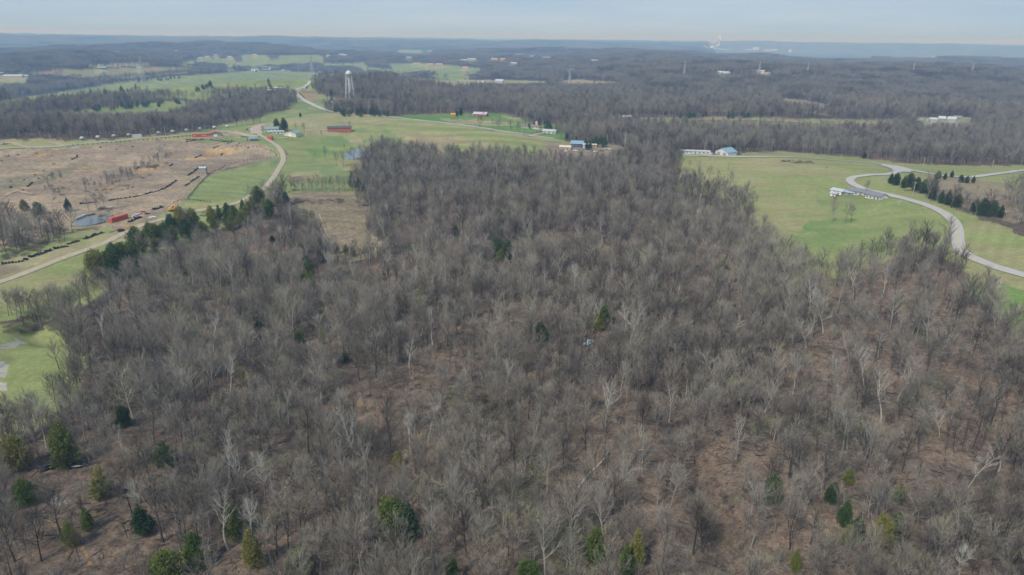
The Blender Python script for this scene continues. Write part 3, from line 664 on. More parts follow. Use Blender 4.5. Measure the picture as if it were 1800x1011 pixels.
# nearest grey trees of the wood: individuals
P = np.stack([xa, ya, hgt(xa, ya)+9], 1); qx, qy, qw = proj(P)
vis = (qx > -10) & (qx < 1810) & (qy > 60) & (qy < 1060)
n_ind = 300-len(OPEN_T)-len(fr)
order = np.argsort(np.where(vis, np.hypot(xa, ya), 1e9))[:n_ind]
isind = np.zeros(len(xa), bool); isind[order] = True
for i in order:
    var = RR.randrange(10); put_tree('bare', float(xa[i]), float(ya[i]), RR.uniform(.52, 1.02), 'bare_tree', 'grey leafless tree in the nearer part of the dense wood', 'tree', 'grey leafless trees of the wood', var, RR.uniform(.9, 1.1))

HID = {}
def proto_collection(name, meshes):
    c = bpy.data.collections.new(name)
    for i, me in enumerate(meshes):
        o = bpy.data.objects.new('%s %03d' % (name, i), me); c.objects.link(o)
    return c
def instancer(name, coll, pts, rot, scl, idx, label, cat):
    me = bpy.data.meshes.new(name); me.vertices.add(len(pts)); me.vertices.foreach_set('co', np.asarray(pts, np.float32).ravel())
    a = me.attributes.new('rot', 'FLOAT', 'POINT'); a.data.foreach_set('value', np.asarray(rot, np.float32))
    a = me.attributes.new('scl', 'FLOAT_VECTOR', 'POINT'); a.data.foreach_set('vector', np.asarray(scl, np.float32).ravel())
    a = me.attributes.new('idx', 'INT', 'POINT'); a.data.foreach_set('value', np.asarray(idx, np.int32))
    o = link(name, me, label=label, cat=cat, kind='stuff')
    g = bpy.data.node_groups.new(name, 'GeometryNodeTree')
    g.interface.new_socket('Geometry', in_out='INPUT', socket_type='NodeSocketGeometry'); g.interface.new_socket('Geometry', in_out='OUTPUT', socket_type='NodeSocketGeometry')
    gi = g.nodes.new('NodeGroupInput'); go = g.nodes.new('NodeGroupOutput'); ip = g.nodes.new('GeometryNodeInstanceOnPoints'); ci = g.nodes.new('GeometryNodeCollectionInfo')
    ci.inputs['Collection'].default_value = coll; ci.inputs['Separate Children'].default_value = True; ci.inputs['Reset Children'].default_value = True
    def na(nm, t):
        n = g.nodes.new('GeometryNodeInputNamedAttribute'); n.data_type = t; n.inputs['Name'].default_value = nm
        return n.outputs['Attribute']
    cx = g.nodes.new('ShaderNodeCombineXYZ'); k = g.links.new
    k(gi.outputs[0], ip.inputs['Points']); k(ci.outputs[0], ip.inputs['Instance']); ip.inputs['Pick Instance'].default_value = True
    k(na('idx', 'INT'), ip.inputs['Instance Index']); k(na('rot', 'FLOAT'), cx.inputs[2]); k(cx.outputs[0], ip.inputs['Rotation']); k(na('scl', 'FLOAT_VECTOR'), ip.inputs['Scale']); k(ip.outputs[0], go.inputs[0])
    md = o.modifiers.new('instances', 'NODES'); md.node_group = g
    return o

# prototypes of the mass: 0-9 near, 10-15 middle distance, 16-19 clumps, 20-22 far clumps
near = [join_meshes('near tree', [(v[3], M_BARK), (v[4], M_TWIG)]) for v in PROTO['bare']]
mid = []
for i in range(6):
    w, t = bare_tree(200+i, [17, 15, 19, 14, 16, 18][i], [6.0, 5.2, 6.6, 5.4, 5.0, 6.4][i], 'forest' if i % 2 else 'vase', ntw=2, tww=.105, sides=(4, 3, 3))
    mid.append(join_meshes('mid tree', [(w, M_BARK), (twig_mesh(t), M_TWIGD)]))
def clump(seed, size, cell, nt_, w, hs=1.0):
    R = random.Random(seed); m = MB(); n = int(size/cell)
    for i in range(n):
        for j in range(n):
            x = (i+.5+R.uniform(-.4, .4))*cell-size/2; y = (j+.5+R.uniform(-.4, .4))*cell-size/2
            H = R.uniform(12, 20)*hs; r = cell*R.uniform(.45, .72)
            b = Vector((x, y, 0))
            m.add([(x-.25, y, -3), (x+.25, y, -3), (x, y, H*.7)], [(0, 1, 2)]); m.add([(x, y-.25, -3), (x, y+.25, -3), (x, y, H*.7)], [(0, 1, 2)])
            for k in range(nt_):
                a = R.uniform(0, 6.28); u = R.random(); ph = math.acos(1-u*1.25)  # upper cap of an egg
                d = Vector((math.cos(a)*math.sin(ph), math.sin(a)*math.sin(ph), math.cos(ph)))
                q = R.uniform(.35, 1)**.5
                c = b+Vector((d.x*r*q, d.y*r*q, H*.62+d.z*H*.33*q)); dd = (d+UP*.5+Vector((R.gauss(0, .4), R.gauss(0, .4), R.gauss(0, .3)))).normalized()
                s = rnd_perp(dd, R)*w*R.uniform(.4, .8); L_ = w*R.uniform(2.5, 5)
                m.add([tuple(c-s), tuple(c+s), tuple(c+dd*L_)], [(0, 1, 2)])
    return m
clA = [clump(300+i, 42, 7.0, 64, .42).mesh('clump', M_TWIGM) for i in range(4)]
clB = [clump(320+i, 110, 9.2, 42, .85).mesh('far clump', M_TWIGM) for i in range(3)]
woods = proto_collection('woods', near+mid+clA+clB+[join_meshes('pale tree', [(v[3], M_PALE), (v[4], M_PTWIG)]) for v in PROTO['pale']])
pts, rot, scl, idx = [], [], [], []
def addp(x, y, i0, n, s0, s1, dz=0.0, flat=False):
    k = len(x); s = s0+RS.rand(k)*(s1-s0); z = hgt(x, y)+dz
    pts.append(np.stack([x, y, z], 1)); rot.append(RS.rand(k)*6.283 if not flat else np.floor(RS.rand(k)*4)*math.pi/2)
    scl.append(np.stack([s, s, s*(.88+.24*RS.rand(k))], 1)); idx.append(i0+RS.randint(0, n, k))
xo, yo = xa[~isind], ya[~isind]; kp = RS.rand(len(xo)) < .06; addp(xo[kp], yo[kp], 23, 5, .55, .9); xo, yo = xo[~kp], yo[~kp]; addp(xo, yo, 0, 10, .5, 1.0)
xu, yu = scatter(80, 330, 7); k = ~tree_free(xu, yu); xu, yu = xu[k], yu[k]; addp(xu, yu, 0, 10, .22, .45)
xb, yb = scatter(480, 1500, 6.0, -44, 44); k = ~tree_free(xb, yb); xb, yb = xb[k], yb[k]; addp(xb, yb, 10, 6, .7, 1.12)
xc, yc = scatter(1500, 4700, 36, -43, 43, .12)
def clump_free(x, y, r):
    f = tree_free(x, y)
    for dx, dy in ((r, 0), (-r, 0), (0, r), (0, -r)): f |= tree_free(x+dx, y+dy)
    return f
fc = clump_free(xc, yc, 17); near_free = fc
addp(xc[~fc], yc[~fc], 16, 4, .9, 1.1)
# fill the rims of the far fields with single trees
xr, yr = scatter(1500, 3300, 9, -41, 41); q = ~tree_free(xr, yr)
gi_ = set(zip(np.round(xc[fc]/36).astype(int), np.round(yc[fc]/36).astype(int)))
q &= np.array([(int(round(a/36)), int(round(b/36))) in gi_ for a, b in zip(xr, yr)])
addp(xr[q], yr[q], 10, 6, .8, 1.2)
xd, yd = scatter(4700, 7400, 100, -42, 42, .1); fd = clump_free(xd, yd, 50); addp(xd[~fd], yd[~fd], 20, 3, .9, 1.2)
for poly, n in (([(535,375),(552,385),(578,446),(600,463),(585,472),(555,450),(530,390)], 34), ([(600,452),(668,446),(672,470),(600,476)], 26), ([(636,340),(655,345),(668,430),(690,432),(660,340)], 24), ([(1188,300),(1215,305),(1290,335),(1325,372),(1360,425),(1420,468),(1480,473),(1560,438),(1565,452),(1480,492),(1410,487),(1345,440),(1285,355),(1185,335)], 90),
    ([(130,530),(200,482),(265,438),(335,400),(345,415),(270,460),(205,505),(140,552)], 34), ([(120,580),(150,640),(140,700),(110,740),(90,735),(115,690),(130,640),(105,590)], 26), ([(20,740),(90,720),(100,760),(0,800)], 22), ([(1620,425),(1690,470),(1760,560),(1740,560),(1680,490),(1610,440)], 22)):
    pp = np.array(poly, float); xs = []; ys = []
    while len(xs) < n:
        a = RR.uniform(pp[:, 0].min(), pp[:, 0].max()); b = RR.uniform(pp[:, 1].min(), pp[:, 1].max())
        if inside(pp, np.array([a]), np.array([b]))[0]: q = at(a, b); xs.append(q[0]); ys.append(q[1])
    addp(np.array(xs), np.array(ys), 0, 10, .25, .8)
for poly, n in (([(190,318),(225,300),(250,285),(300,272),(305,278),(255,300),(220,322),(195,328)], 80), ([(145,318),(205,316),(198,334),(150,338)], 26), ([(75,305),(112,312),(108,348),(80,340)], 22), ([(600,262),(660,256),(672,285),(610,292)], 26), ([(1640,312),(1740,325),(1800,345),(1790,375),(1720,352),(1660,330)], 8), ([(505,334),(640,334),(640,340),(510,341)], 20)):
    pp = np.array(poly, float); xs = []; ys = []
    while len(xs) < n:
        a = RR.uniform(pp[:, 0].min(), pp[:, 0].max()); b = RR.uniform(pp[:, 1].min(), pp[:, 1].max())
        if inside(pp, np.array([a]), np.array([b]))[0]: q = at(a, b); xs.append(q[0]); ys.append(q[1])
    addp(np.array(xs), np.array(ys), 0, 10, .2, .42)
PT = np.concatenate(pts)
instancer('woodland', woods, PT, np.concatenate(rot), np.concatenate(scl), np.concatenate(idx), 'leafless grey-brown woodland covering the hills beyond the nearer trees', 'woodland')
print('woodland instances', len(PT), 'individuals', len(order))

# evergreens seen as dark flecks far off
ev = []
for i in range(4):
    w, m_ = cedar(400+i, [12, 10, 13, 9][i], [3.0, 3.2, 2.8, 3.4][i], 420, .95, [1.0, 1.4, .9, 1.5][i]); ev.append(join_meshes('far evergreen', [(w, M_CBARK), (m_, M_PINE)]))
evc = proto_collection('evergreens', ev)
ex, ey = [], []
def px_fill(poly, n, jit=0):
    xs = [p[0] for p in poly]; ys = [p[1] for p in poly]; got = 0
    pp = np.array(poly, float)
    for _ in range(n*12):
        a = RR.uniform(min(xs), max(xs)); b = RR.uniform(min(ys), max(ys))
        if inside(pp, np.array([a]), np.array([b]))[0]:
            p = at(a, b, 6); ex.append(p[0]); ey.append(p[1]); got += 1
            if got >= n: break
for poly, n in (([(625,172),(680,165),(760,166),(800,170),(870,178),(860,186),(780,182),(700,184),(630,190)], 120), ([(745,150),(800,148),(800,158),(750,160)], 30),
                ([(590,186),(660,188),(700,198),(640,199),(600,198)], 34), ([(922,213),(965,211),(988,221),(985,226),(930,220)], 16), ([(1025,243),(1072,240),(1074,252),(1030,254)], 16),
                ([(1062,196),(1100,196),(1115,204),(1070,206)], 14), ([(890,170),(925,172),(925,184),(895,182)], 14), ([(1100,215),(1180,218),(1180,240),(1110,235)], 12), ([(640,116),(700,122),(740,130),(700,134),(640,124)], 26),
                ([(60,172),(130,163),(240,150),(250,154),(130,170),(60,178)], 26), ([(230,138),(300,135),(320,132),(320,136),(240,143)], 22), ([(130,190),(210,182),(315,172),(320,178),(210,188),(130,196)], 34),
                ([(340,150),(372,144),(375,150),(345,156)], 12), ([(385,170),(450,165),(470,172),(410,178),(385,176)], 22), ([(300,196),(340,190),(345,200),(305,203)], 8), ([(470,140),(480,150),(472,156)], 4),
                ([(1240,246),(1330,248),(1330,258),(1240,256)], 8), ([(1280,196),(1340,198),(1340,204),(1280,202)], 8), ([(1180,196),(1260,200),(1180,204)], 8), ([(560,105),(620,108),(640,112),(600,113)], 10), ([(160,105),(190,106),(185,114),(150,112)], 24)):
    px_fill(poly, n)
xe, ye = scatter(480, 3400, 30, -43, 43); k = (~tree_free(xe, ye)) & (fbm(xe/210, ye/210, 51, 3) > .60) & (RS.rand(len(xe)) < .5); xe, ye = xe[k], ye[k]
ex = np.concatenate([np.array(ex), xe]); ey = np.concatenate([np.array(ey), ye]); s = .55+RS.rand(len(ex))*.55; s[:150] += .45
instancer('evergreen_wood', evc, np.stack([ex, ey, hgt(ex, ey)], 1), RS.rand(len(ex))*6.28, np.stack([s, s, s], 1), RS.randint(0, 4, len(ex)), 'scattered dark evergreens across the far wooded hills', 'evergreens')

# brush under the trees and in the gullies
bm_ = []
for i in range(5):
    R = random.Random(500+i); m_ = MB()
    for k in range(260):
        a = R.uniform(0, 6.28); r = R.random()**.6*1.3; d = Vector((math.cos(a)*R.uniform(.1, .8), math.sin(a)*R.uniform(.1, .8), 1)).normalized()
        b = Vector((math.cos(a)*r, math.sin(a)*r, R.uniform(-.1, 1.1)*(1-r/1.8))); s_ = rnd_perp(d, R)*.02; m_.add([tuple(b-s_), tuple(b+s_), tuple(b+d*R.uniform(.5, 1.2))], [(0, 1, 2)])
    bm_.append(m_.mesh('brush', M_BRUSH))
for i in range(5):
    R = random.Random(540+i); m_ = MB()
    for k in range(7):
        a = R.uniform(0, 6.28); x, y = R.uniform(-2, 2), R.uniform(-2, 2); L2 = R.uniform(.8, 3.2); r_ = R.uniform(.03, .09)
        m_.tube([(x, y, .05), (x+math.cos(a)*L2*.5, y+math.sin(a)*L2*.5, .16), (x+math.cos(a+.15)*L2, y+math.sin(a+.15)*L2, R.uniform(.05, .5))], [r_, r_*.8, r_*.4], 4)
    bm_.append(m_.mesh('sticks', M_BARK))
brc = proto_collection('brush', bm_)
xs_, ys_ = scatter(95, 480, 6.5, -42, 42); k = (~tree_free(xs_, ys_)) & (fbm(xs_/22, ys_/22, 61, 3) > .5); xs_, ys_ = xs_[k], ys_[k]; xk, yk = scatter(95, 330, 4.2, -40, 40); k = ~tree_free(xk, yk); xk, yk = xk[k], yk[k]
ex, ey = [], []
for poly, n in (([(535,375),(552,385),(578,446),(600,463),(585,472),(555,450),(530,390)], 34), ([(600,452),(668,446),(672,470),(600,476)], 26), ([(636,340),(655,345),(668,430),(690,432),(660,340)], 24), ([(1188,300),(1215,305),(1290,335),(1325,372),(1360,425),(1420,468),(1480,473),(1560,438),(1565,452),(1480,492),(1410,487),(1345,440),(1285,355),(1185,335)], 90),
    ([(130,530),(200,482),(265,438),(335,400),(345,415),(270,460),(205,505),(140,552)], 34), ([(120,580),(150,640),(140,700),(110,740),(90,735),(115,690),(130,640),(105,590)], 26), ([(20,740),(90,720),(100,760),(0,800)], 22), ([(1620,425),(1690,470),(1760,560),(1740,560),(1680,490),(1610,440)], 22)):
    pp = np.array(poly, float); xs = []; ys = []
    while len(xs) < n:
        a = RR.uniform(pp[:, 0].min(), pp[:, 0].max()); b = RR.uniform(pp[:, 1].min(), pp[:, 1].max())
        if inside(pp, np.array([a]), np.array([b]))[0]: q = at(a, b); xs.append(q[0]); ys.append(q[1])
    addp(np.array(xs), np.array(ys), 0, 10, .25, .8)
for poly, n in (([(190,318),(225,300),(250,285),(300,272),(305,278),(255,300),(220,322),(195,328)], 14), ([(150,320),(200,318),(195,330),(150,335)], 10), ([(75,310),(110,315),(105,345),(80,335)], 10), ([(255,282),(275,278),(272,285)], 20),
                ([(170,352),(195,350),(192,374),(170,374)], 20), ([(0,395),(90,408),(70,425),(0,440)], 90), ([(505,336),(640,336),(640,342),(510,344)], 45), ([(5,548),(140,545),(140,558),(5,562)], 40), ([(1205,296),(1217,296),(1217,300),(1205,300)], 14), ([(1375,270),(1430,272),(1430,276),(1375,275)], 40),
                ([(640,452),(680,450),(700,480),(600,500),(560,470)], 50), ([(320,362),(400,352),(480,350),(470,362),(350,375)], 60), ([(505,320),(520,320),(520,326),(505,326)], 6)): px_fill(poly, n)
nb_ = len(xs_)+len(ex); xs_ = np.concatenate([xs_, ex, xk]); ys_ = np.concatenate([ys_, ey, yk]); s = .5+RS.rand(len(xs_))*1.0; ib = RS.randint(0, 5, len(xs_)); ib[nb_:] += 5
instancer('undergrowth', brc, np.stack([xs_, ys_, hgt(xs_, ys_)], 1), RS.rand(len(xs_))*6.28, np.stack([s, s, s], 1), ib, 'leafless brush and saplings under the trees and in the gullies', 'undergrowth')

# ------------------------------------------------------------------ roads and tracks
def smooth_path(pts, step=6.0):
    P = [Vector(p) for p in pts]; P = [P[0]*2-P[1]]+P+[P[-1]*2-P[-2]]; out = []
    for i in range(1, len(P)-2):
        n = max(2, int((P[i+1]-P[i]).length/step))
        for k in range(n):
            t = k/n; a, b, c, d = P[i-1], P[i], P[i+1], P[i+2]
            out.append(.5*((2*b)+(c-a)*t+(2*a-5*b+4*c-d)*t*t+(3*b-a-3*c+d)*t*t*t))
    out.append(P[-2]); return out
def px_path(pp, step=6.0):
    q = densify(pp+pp[::-1][1:-1], 40)[:]   # denser px samples along the open line
    q = []
    for a, b in zip(pp[:-1], pp[1:]): q.append(a)
    q.append(pp[-1]); M = march([p[0] for p in q], [p[1] for p in q])
    return smooth_path([(m[0], m[1]) for m in M], step)
def strip(name, path, w, off, mat, label=None, sub=4, kind='structure', w1=None):
    m = MB(); n = len(path); w1 = w1 or w
    for i, p in enumerate(path):
        d = (path[min(i+1, n-1)]-path[max(i-1, 0)]).normalized(); nn = Vector((-d.y, d.x)); ww = w+(w1-w)*i/(n-1)
        ww *= 1+.06*math.sin(i*1.7)+.05*math.sin(i*.61) if off < .19 else 1
        dist = math.hypot(p.x, p.y); o = off+dist*.00035
        for k in range(sub+1):
            q = p+nn*(ww*(k/sub-.5)); m.v.append((q.x, q.y, hz(q.x, q.y)+o+(.06 if 0 < k < sub else -.04)))
    for i in range(n-1):
        for k in range(sub): a = i*(sub+1)+k; m.f.append((a, a+1, a+sub+2, a+sub+1))
    return link(name, m.mesh(name, mat, True), kind=kind, label=label)
M_GRAV = mat_basic('pale gravel', (.40, .345, .265), .95, noise=.12, scale=.5, spec=.1)
M_ASPH = mat_basic('old pale asphalt', (.40, .39, .375), .9, noise=.06, scale=.3, spec=.2)
M_LANE = mat_basic('grassy lane', (.31, .31, .235), .95, noise=.12, scale=.3, spec=.1)
M_SAND = mat_basic('tan dirt track', (.36, .29, .20), .95, noise=.12, scale=.4, spec=.1)
M_YEL = mat_basic('yellow road paint', (.62, .42, .07), .7, noise=.05)
strip('gravel_track', px_path([(-60,512),(0,496),(60,474),(125,449),(180,429),(215,412),(262,392),(330,374),(400,362),(440,345),(470,326),(488,300),(498,281),(492,262),(474,248),(455,236),(452,228)]), 4.8, .12, M_GRAV, 'pale gravel track from the farm crossing down past the wood')
strip('gravel_yard', px_path([(455,240),(435,238),(415,234),(395,231),(372,231)]), 11, .15, M_GRAV, 'pale gravel yard at the crossing')
strip('gravel_road', px_path([(452,236),(450,228),(455,222),(466,219)]), 12, .17, M_GRAV, 'gravel road behind the crossing')
strip('road', px_path([(-60,265),(0,261.5),(60,259),(120,256),(180,250),(240,244.5),(300,240),(370,234.5),(410,231)]), 6, .14, M_LANE, 'pale grassy lane along the top of the dirt field')
strip('path', px_path([(0,253),(14,251),(26,252),(33,256),(48,259)]), 5, .13, M_SAND); strip('path', px_path([(86,250),(96,252),(104,254),(112,257)]), 5, .13, M_SAND)
strip('path', px_path([(60,342),(30,336),(10,345)]), 3, .13, M_SAND)
strip('ridge_road', px_path([(545,143),(541,149),(530,156),(521,160),(523,167),(531,174),(545,182),(562,190),(580,196),(600,199)]), 7, .2, M_ASPH, 'asphalt road curving down past the water tower')
strip('country_road', px_path([(600,199),(640,202),(700,207),(760,214),(820,221),(880,230),(930,237),(975,244)]), 6.5, .2, M_ASPH, 'straight asphalt road behind the white rail fence')
strip('driveway', px_path([(931,240),(945,236),(957,234),(968,233)]), 5, .22, M_GRAV)
strip('driveway', px_path([(540,229),(560,228),(580,230)]), 4, .2, M_GRAV)
strip('hill_road', px_path([(1150,272),(1205,273.5),(1260,275),(1320,276),(1380,276),(1440,280),(1500,284),(1550,289),(1580,297),(1570,305),(1530,308),(1500,312),(1494,319),(1510,329),(1560,342),(1610,355),(1650,370),(1675,388),(1683,408),(1684,428),(1695,446),(1740,466),(1800,484),(1900,512)], 4), 6.1, .2, M_ASPH, 'pale two-lane road winding over the right meadow')
strip('side_road', px_path([(1570,301),(1590,298),(1620,303),(1655,309),(1700,312),(1730,309),(1770,304),(1800,300),(1880,296)]), 6, .24, M_ASPH, 'side road leaving the junction on the right')
strip('junction', px_path([(1560,291),(1578,296),(1592,301),(1600,302)]), 16, .27, M_ASPH, 'wide asphalt junction')
strip('centre_line', px_path([(1650,370),(1675,388),(1683,408),(1684,428),(1695,446),(1720,458)], 4), .34, .34, M_YEL, 'double yellow line in the middle of the road', sub=2)
strip('valley_road', px_path([(1085,212),(1160,210),(1260,211),(1360,213),(1440,217),(1500,218),(1590,216)], 20), 7, .5, M_SAND, 'pale lane crossing the far clearing')
strip('driveway', px_path([(1234,275),(1244,272),(1256,270.5),(1262,270)]), 9, .25, M_GRAV)
strip('wheel_track', px_path([(555,378),(560,395),(566,410),(574,425)]), .7, .12, M_SAND); strip('wheel_track', px_path([(561,376),(567,393),(573,408),(582,424)]), .7, .12, M_SAND)

# ------------------------------------------------------------------ water
M_WATER = bpy.data.materials.new('pond water'); M_WATER.use_nodes = True
_b = M_WATER.node_tree.nodes['Principled BSDF']; _b.inputs['Base Color'].default_value = (.10, .12, .12, 1); _b.inputs['Roughness'].default_value = .06; _b.inputs['Specular IOR Level'].default_value = .9
def pond(name, px, label, dz=.25, name_kind='structure'):
    P = world_poly(px); z = float(np.max(hgt(P[:, 0], P[:, 1])))+dz*.2
    m = MB(); c = P.mean(0); m.v = [(c[0], c[1], z)]+[(p[0], p[1], z) for p in P]+[(p[0], p[1], z-4) for p in P]; n = len(P)
    m.f = [(0, 1+i, 1+(i+1) % n) for i in range(n)]+[(1+i, 1+n+i, 1+n+(i+1) % n, 1+(i+1) % n) for i in range(n)]
    return link(name, m.mesh(name, M_WATER), kind='structure', label=label)
pond('pond_water', [(127,391),(140,384),(165,381),(196,378),(198,384),(185,391),(165,396),(140,399),(125,398)], 'small still pond beside the red container')
pond('pond_water', [(606,272),(618,268),(640,262),(655,262),(655,272),(640,278),(615,281),(606,280)], 'pale pond hidden behind bare trees below the brick house')
RV = world_poly([(1233,81),(1240,84),(1255,87),(1275,89),(1300,91),(1310,90),(1275,86.5),(1254,83),(1243,80.5)])
m_ = MB(); m_.v = [(p[0], p[1], hz(p[0], p[1])+2) for p in RV]; m_.f = [tuple(range(len(RV)))]
link('river_water', m_.mesh('river', M_WATER), kind='structure', label='pale bend of a far river below the bluff')
RV = world_poly([(1236,82),(1252,81),(1258,83),(1250,86),(1240,84.5)])
m_ = MB(); m_.v = [(p[0], p[1], hz(p[0], p[1])+6) for p in RV]; m_.f = [tuple(range(len(RV)))]
link('sand_bank', m_.mesh('sand bank', mat_basic('bright sand', (.75,.72,.66))), kind='structure', label='bright pale bank at the far river')

# ------------------------------------------------------------------ buildings
def C_(name, col, **k): return mat_basic(name, col, **k)
WHT = C_('white siding', (.60,.61,.62), noise=.04); CRM = C_('cream metal wall', (.62,.60,.50), noise=.04); REDW = C_('red painted wall', (.44,.07,.055), noise=.06); BRK = C_('red brick', (.36,.115,.08), noise=.08, scale=3)
GRYR = C_('grey shingle roof', (.20,.205,.225), noise=.1); LGR = C_('light metal roof', (.44,.47,.50), rough=.5, noise=.05); BLUR = C_('blue metal roof', (.21,.33,.42), rough=.5, noise=.05); DBL = C_('dark blue wall', (.06,.10,.18), noise=.06)
GRNR = C_('green metal roof', (.20,.30,.27), rough=.5, noise=.05); REDR = C_('red metal roof', (.46,.09,.07), rough=.5, noise=.05); DKR = C_('dark roof', (.09,.09,.10), noise=.1); WIN = C_('dark window glass', (.03,.035,.04), rough=.15, noise=0, spec=.8)
TANW = C_('tan wall', (.50,.44,.34), noise=.05); GRYW = C_('weathered grey boards', (.30,.29,.28), noise=.12, scale=2); BRNR = C_('brown roof', (.24,.18,.14), noise=.1); YEL = C_('yellow ochre boards', (.55,.33,.06), noise=.08); ORGW = C_('orange boards', (.45,.19,.10), noise=.08)
DOORM = C_('brown door', (.18,.11,.07)); TRIM = C_('white trim', (.8,.8,.8), noise=.02); BLK = C_('black rubber', (.022,.022,.024), rough=.7, noise=.1); POSTM = C_('weathered timber post', (.24,.22,.19), noise=.12); RAILM = C_('white painted rail', (.62,.61,.57), noise=.08)
STEEL = C_('galvanised steel', (.55,.57,.58), rough=.45, metal=.0, noise=.05); ORB = C_('container red', (.52,.10,.06), rough=.55, noise=.08, scale=.6); MACY = C_('machine yellow', (.75,.38,.03), rough=.5, noise=.08); BLUT = C_('blue tarp', (.08,.28,.60), rough=.5)
def view_rot(x, y): return -math.atan2(x, y)
def house(px, py, w, d, h, rh, rot, wm, rm, label, name='house', cat='house', group=None, win=3, door=True, chim=False, over=.5, ridge='x', wmat=None, at_xy=None, garage=0, parts=True, sunk=.6):
    """gabled building; front long wall faces the viewer when rot = 0; px,py is the foot of the front wall"""
    if at_xy is None: p = at(px, py); x, y = p[0], p[1]
    else: x, y = at_xy
    a = view_rot(x, y)+math.radians(rot)
    z = min(hz(x, y), hz(x+3, y), hz(x-3, y))
    e = link(name, None, loc=(x, y, z), rz=a, label=label, cat=cat, group=group)
    y0, y1 = 0, d; ym = d/2; g = MB()
    if ridge == 'x':
        g.prism([(y0, -sunk), (y1, -sunk), (y1, h), (ym, h+rh), (y0, h)], -w/2, w/2)
        r = MB(); t = .18; s = rh/ym
        r.prism([(y0-over, h-over*s+.03), (ym, h+rh+.03), (y1+over, h-over*s+.03), (y1+over, h-over*s+t+.03), (ym, h+rh+t+.05), (y0-over, h-over*s+t+.03)], -w/2-over, w/2+over)
    else:
        q = MB(); q.prism([(-w/2, -sunk), (w/2, -sunk), (w/2, h), (0, h+rh), (-w/2, h)], 0, d); g.add([(b, a_, c) for a_, b, c in q.v], [f[::-1] for f in q.f])
        q = MB(); t = .18; s = rh/(w/2)
        q.prism([(-w/2-over, h-over*s+.03), (0, h+rh+.03), (w/2+over, h-over*s+.03), (w/2+over, h-over*s+t+.03), (0, h+rh+t+.05), (-w/2-over, h-over*s+t+.03)], -over, d+over)
        r = MB(); r.add([(b, a_, c) for a_, b, c in q.v], [f[::-1] for f in q.f])
    link('wall', g.mesh('wall', wm), e); ro = link('roof', r.mesh('roof', rm), e)
    if chim: cmb = MB().box(w*.22, ym, h+rh+.2, .8, .8, 1.6); link('chimney', cmb.mesh('chimney', BRK), ro)
    if win:
        slots = [(-w/2+w*(k+.5)/win) for k in range(win)]
        di = win//2 if door else -1
        for k, sx in enumerate(slots):
            if k == di:
                o = link('door', MB().box(sx, y0-.04, 1.05, 1.0, .1, 2.1).mesh('door', DOORM), e); continue
            o = link('window', MB().box(sx, y0-.05, 1.55, 1.5, .12, 1.15).mesh('frame', TRIM), e); link('pane', MB().box(sx, y0-.08, 1.55, 1.3, .12, .95).mesh('pane', WIN), o)
        for sx in (-1, 1):
            o = link('window', MB().box(sx*(w/2+.05), ym, 1.55, .12, 1.4, 1.1).mesh('frame', TRIM), e); link('pane', MB().box(sx*(w/2+.08), ym, 1.55, .12, 1.2, .9).mesh('pane', WIN), o)
    for k in range(garage):
        gx = -w/2+w*(k+.5)/garage; link('garage_door', MB().box(gx, y0-.05, h*.43, min(3.4, w/garage*.7), .12, h*.82).mesh('garage door', TRIM if wm is not TRIM and wm is not WHT else GRYW), e)
    return e
H_ = house
# right hand meadow: white house, wings, sheds
H_(1533,350,12,8,3.0,1.9,-38,WHT,GRYR,'white bungalow with grey shingled roof, the largest of the group by the winding road',chim=False,win=4)
H_(1508,343,13,7,2.8,1.7,-20,C_('pale grey siding',(.48,.49,.50)),GRYR,'grey roofed wing joined to the back of the white bungalow','house_wing','house',win=4)
H_(1488,343,7,5,2.4,.8,-10,GRYW,C_('blue grey awning',(.33,.42,.55)),'blue roofed lean-to left of the white house','shed','shed',win=2)
H_(1469,341,9,7,2.6,1.2,-28,GRYW,LGR,'light metal roofed barn at the left end of the white house group','barn','barn',win=0,door=False,garage=3)
H_(1464,345,5,3,2.0,.6,-28,GRYW,LGR,'small low metal shed in front of the light roofed barn','shed','shed',win=0,garage=2)
# mobile home and blue roofed shed
H_(1222,270.5,27,5,2.7,.7,4,WHT,LGR,'long white mobile home at the left end of the hill road','mobile_home','mobile home',win=7)
H_(1268,273,14,13,3.2,3.2,-38,WHT,BLUR,'big tan shed with a bright blue roof beside the hill road','shed','shed',ridge='y',win=0,garage=2,door=False)
# lawn behind the rail fence
H_(843,204.5,20,11,3.0,2.4,-18,REDW,LGR,'red barn with a white metal roof on the bright green lawn','barn','barn',win=3)
H_(856,204.5,8,7,3.4,2.0,60,REDW,LGR,'short red wing at the right end of the red barn','barn_wing','barn',win=1,door=False)
H_(797,205,6,4.5,3.0,1.5,10,YEL,YEL,'ochre yellow shed beside two dark conifers','shed','shed',win=1,door=False)
H_(931,226,22,8,2.8,1.8,-14,WHT,BRNR,'long white house with a brown roof at the corner of the lawn',win=5,chim=True)
H_(944,227,7,7,3.0,2.0,-60,WHT,BRNR,'white gabled end wing of the long brown roofed house','house_wing','house',ridge='y',win=1,door=False)
H_(965,235,16,9,3.0,1.6,-12,WHT,LGR,'pale metal garage at the end of the short driveway','garage','garage',win=0,garage=3)
H_(961,222,3,4,2,1,0,WHT,LGR,'tiny white shed behind the pale metal garage','shed','shed',win=1,door=False)
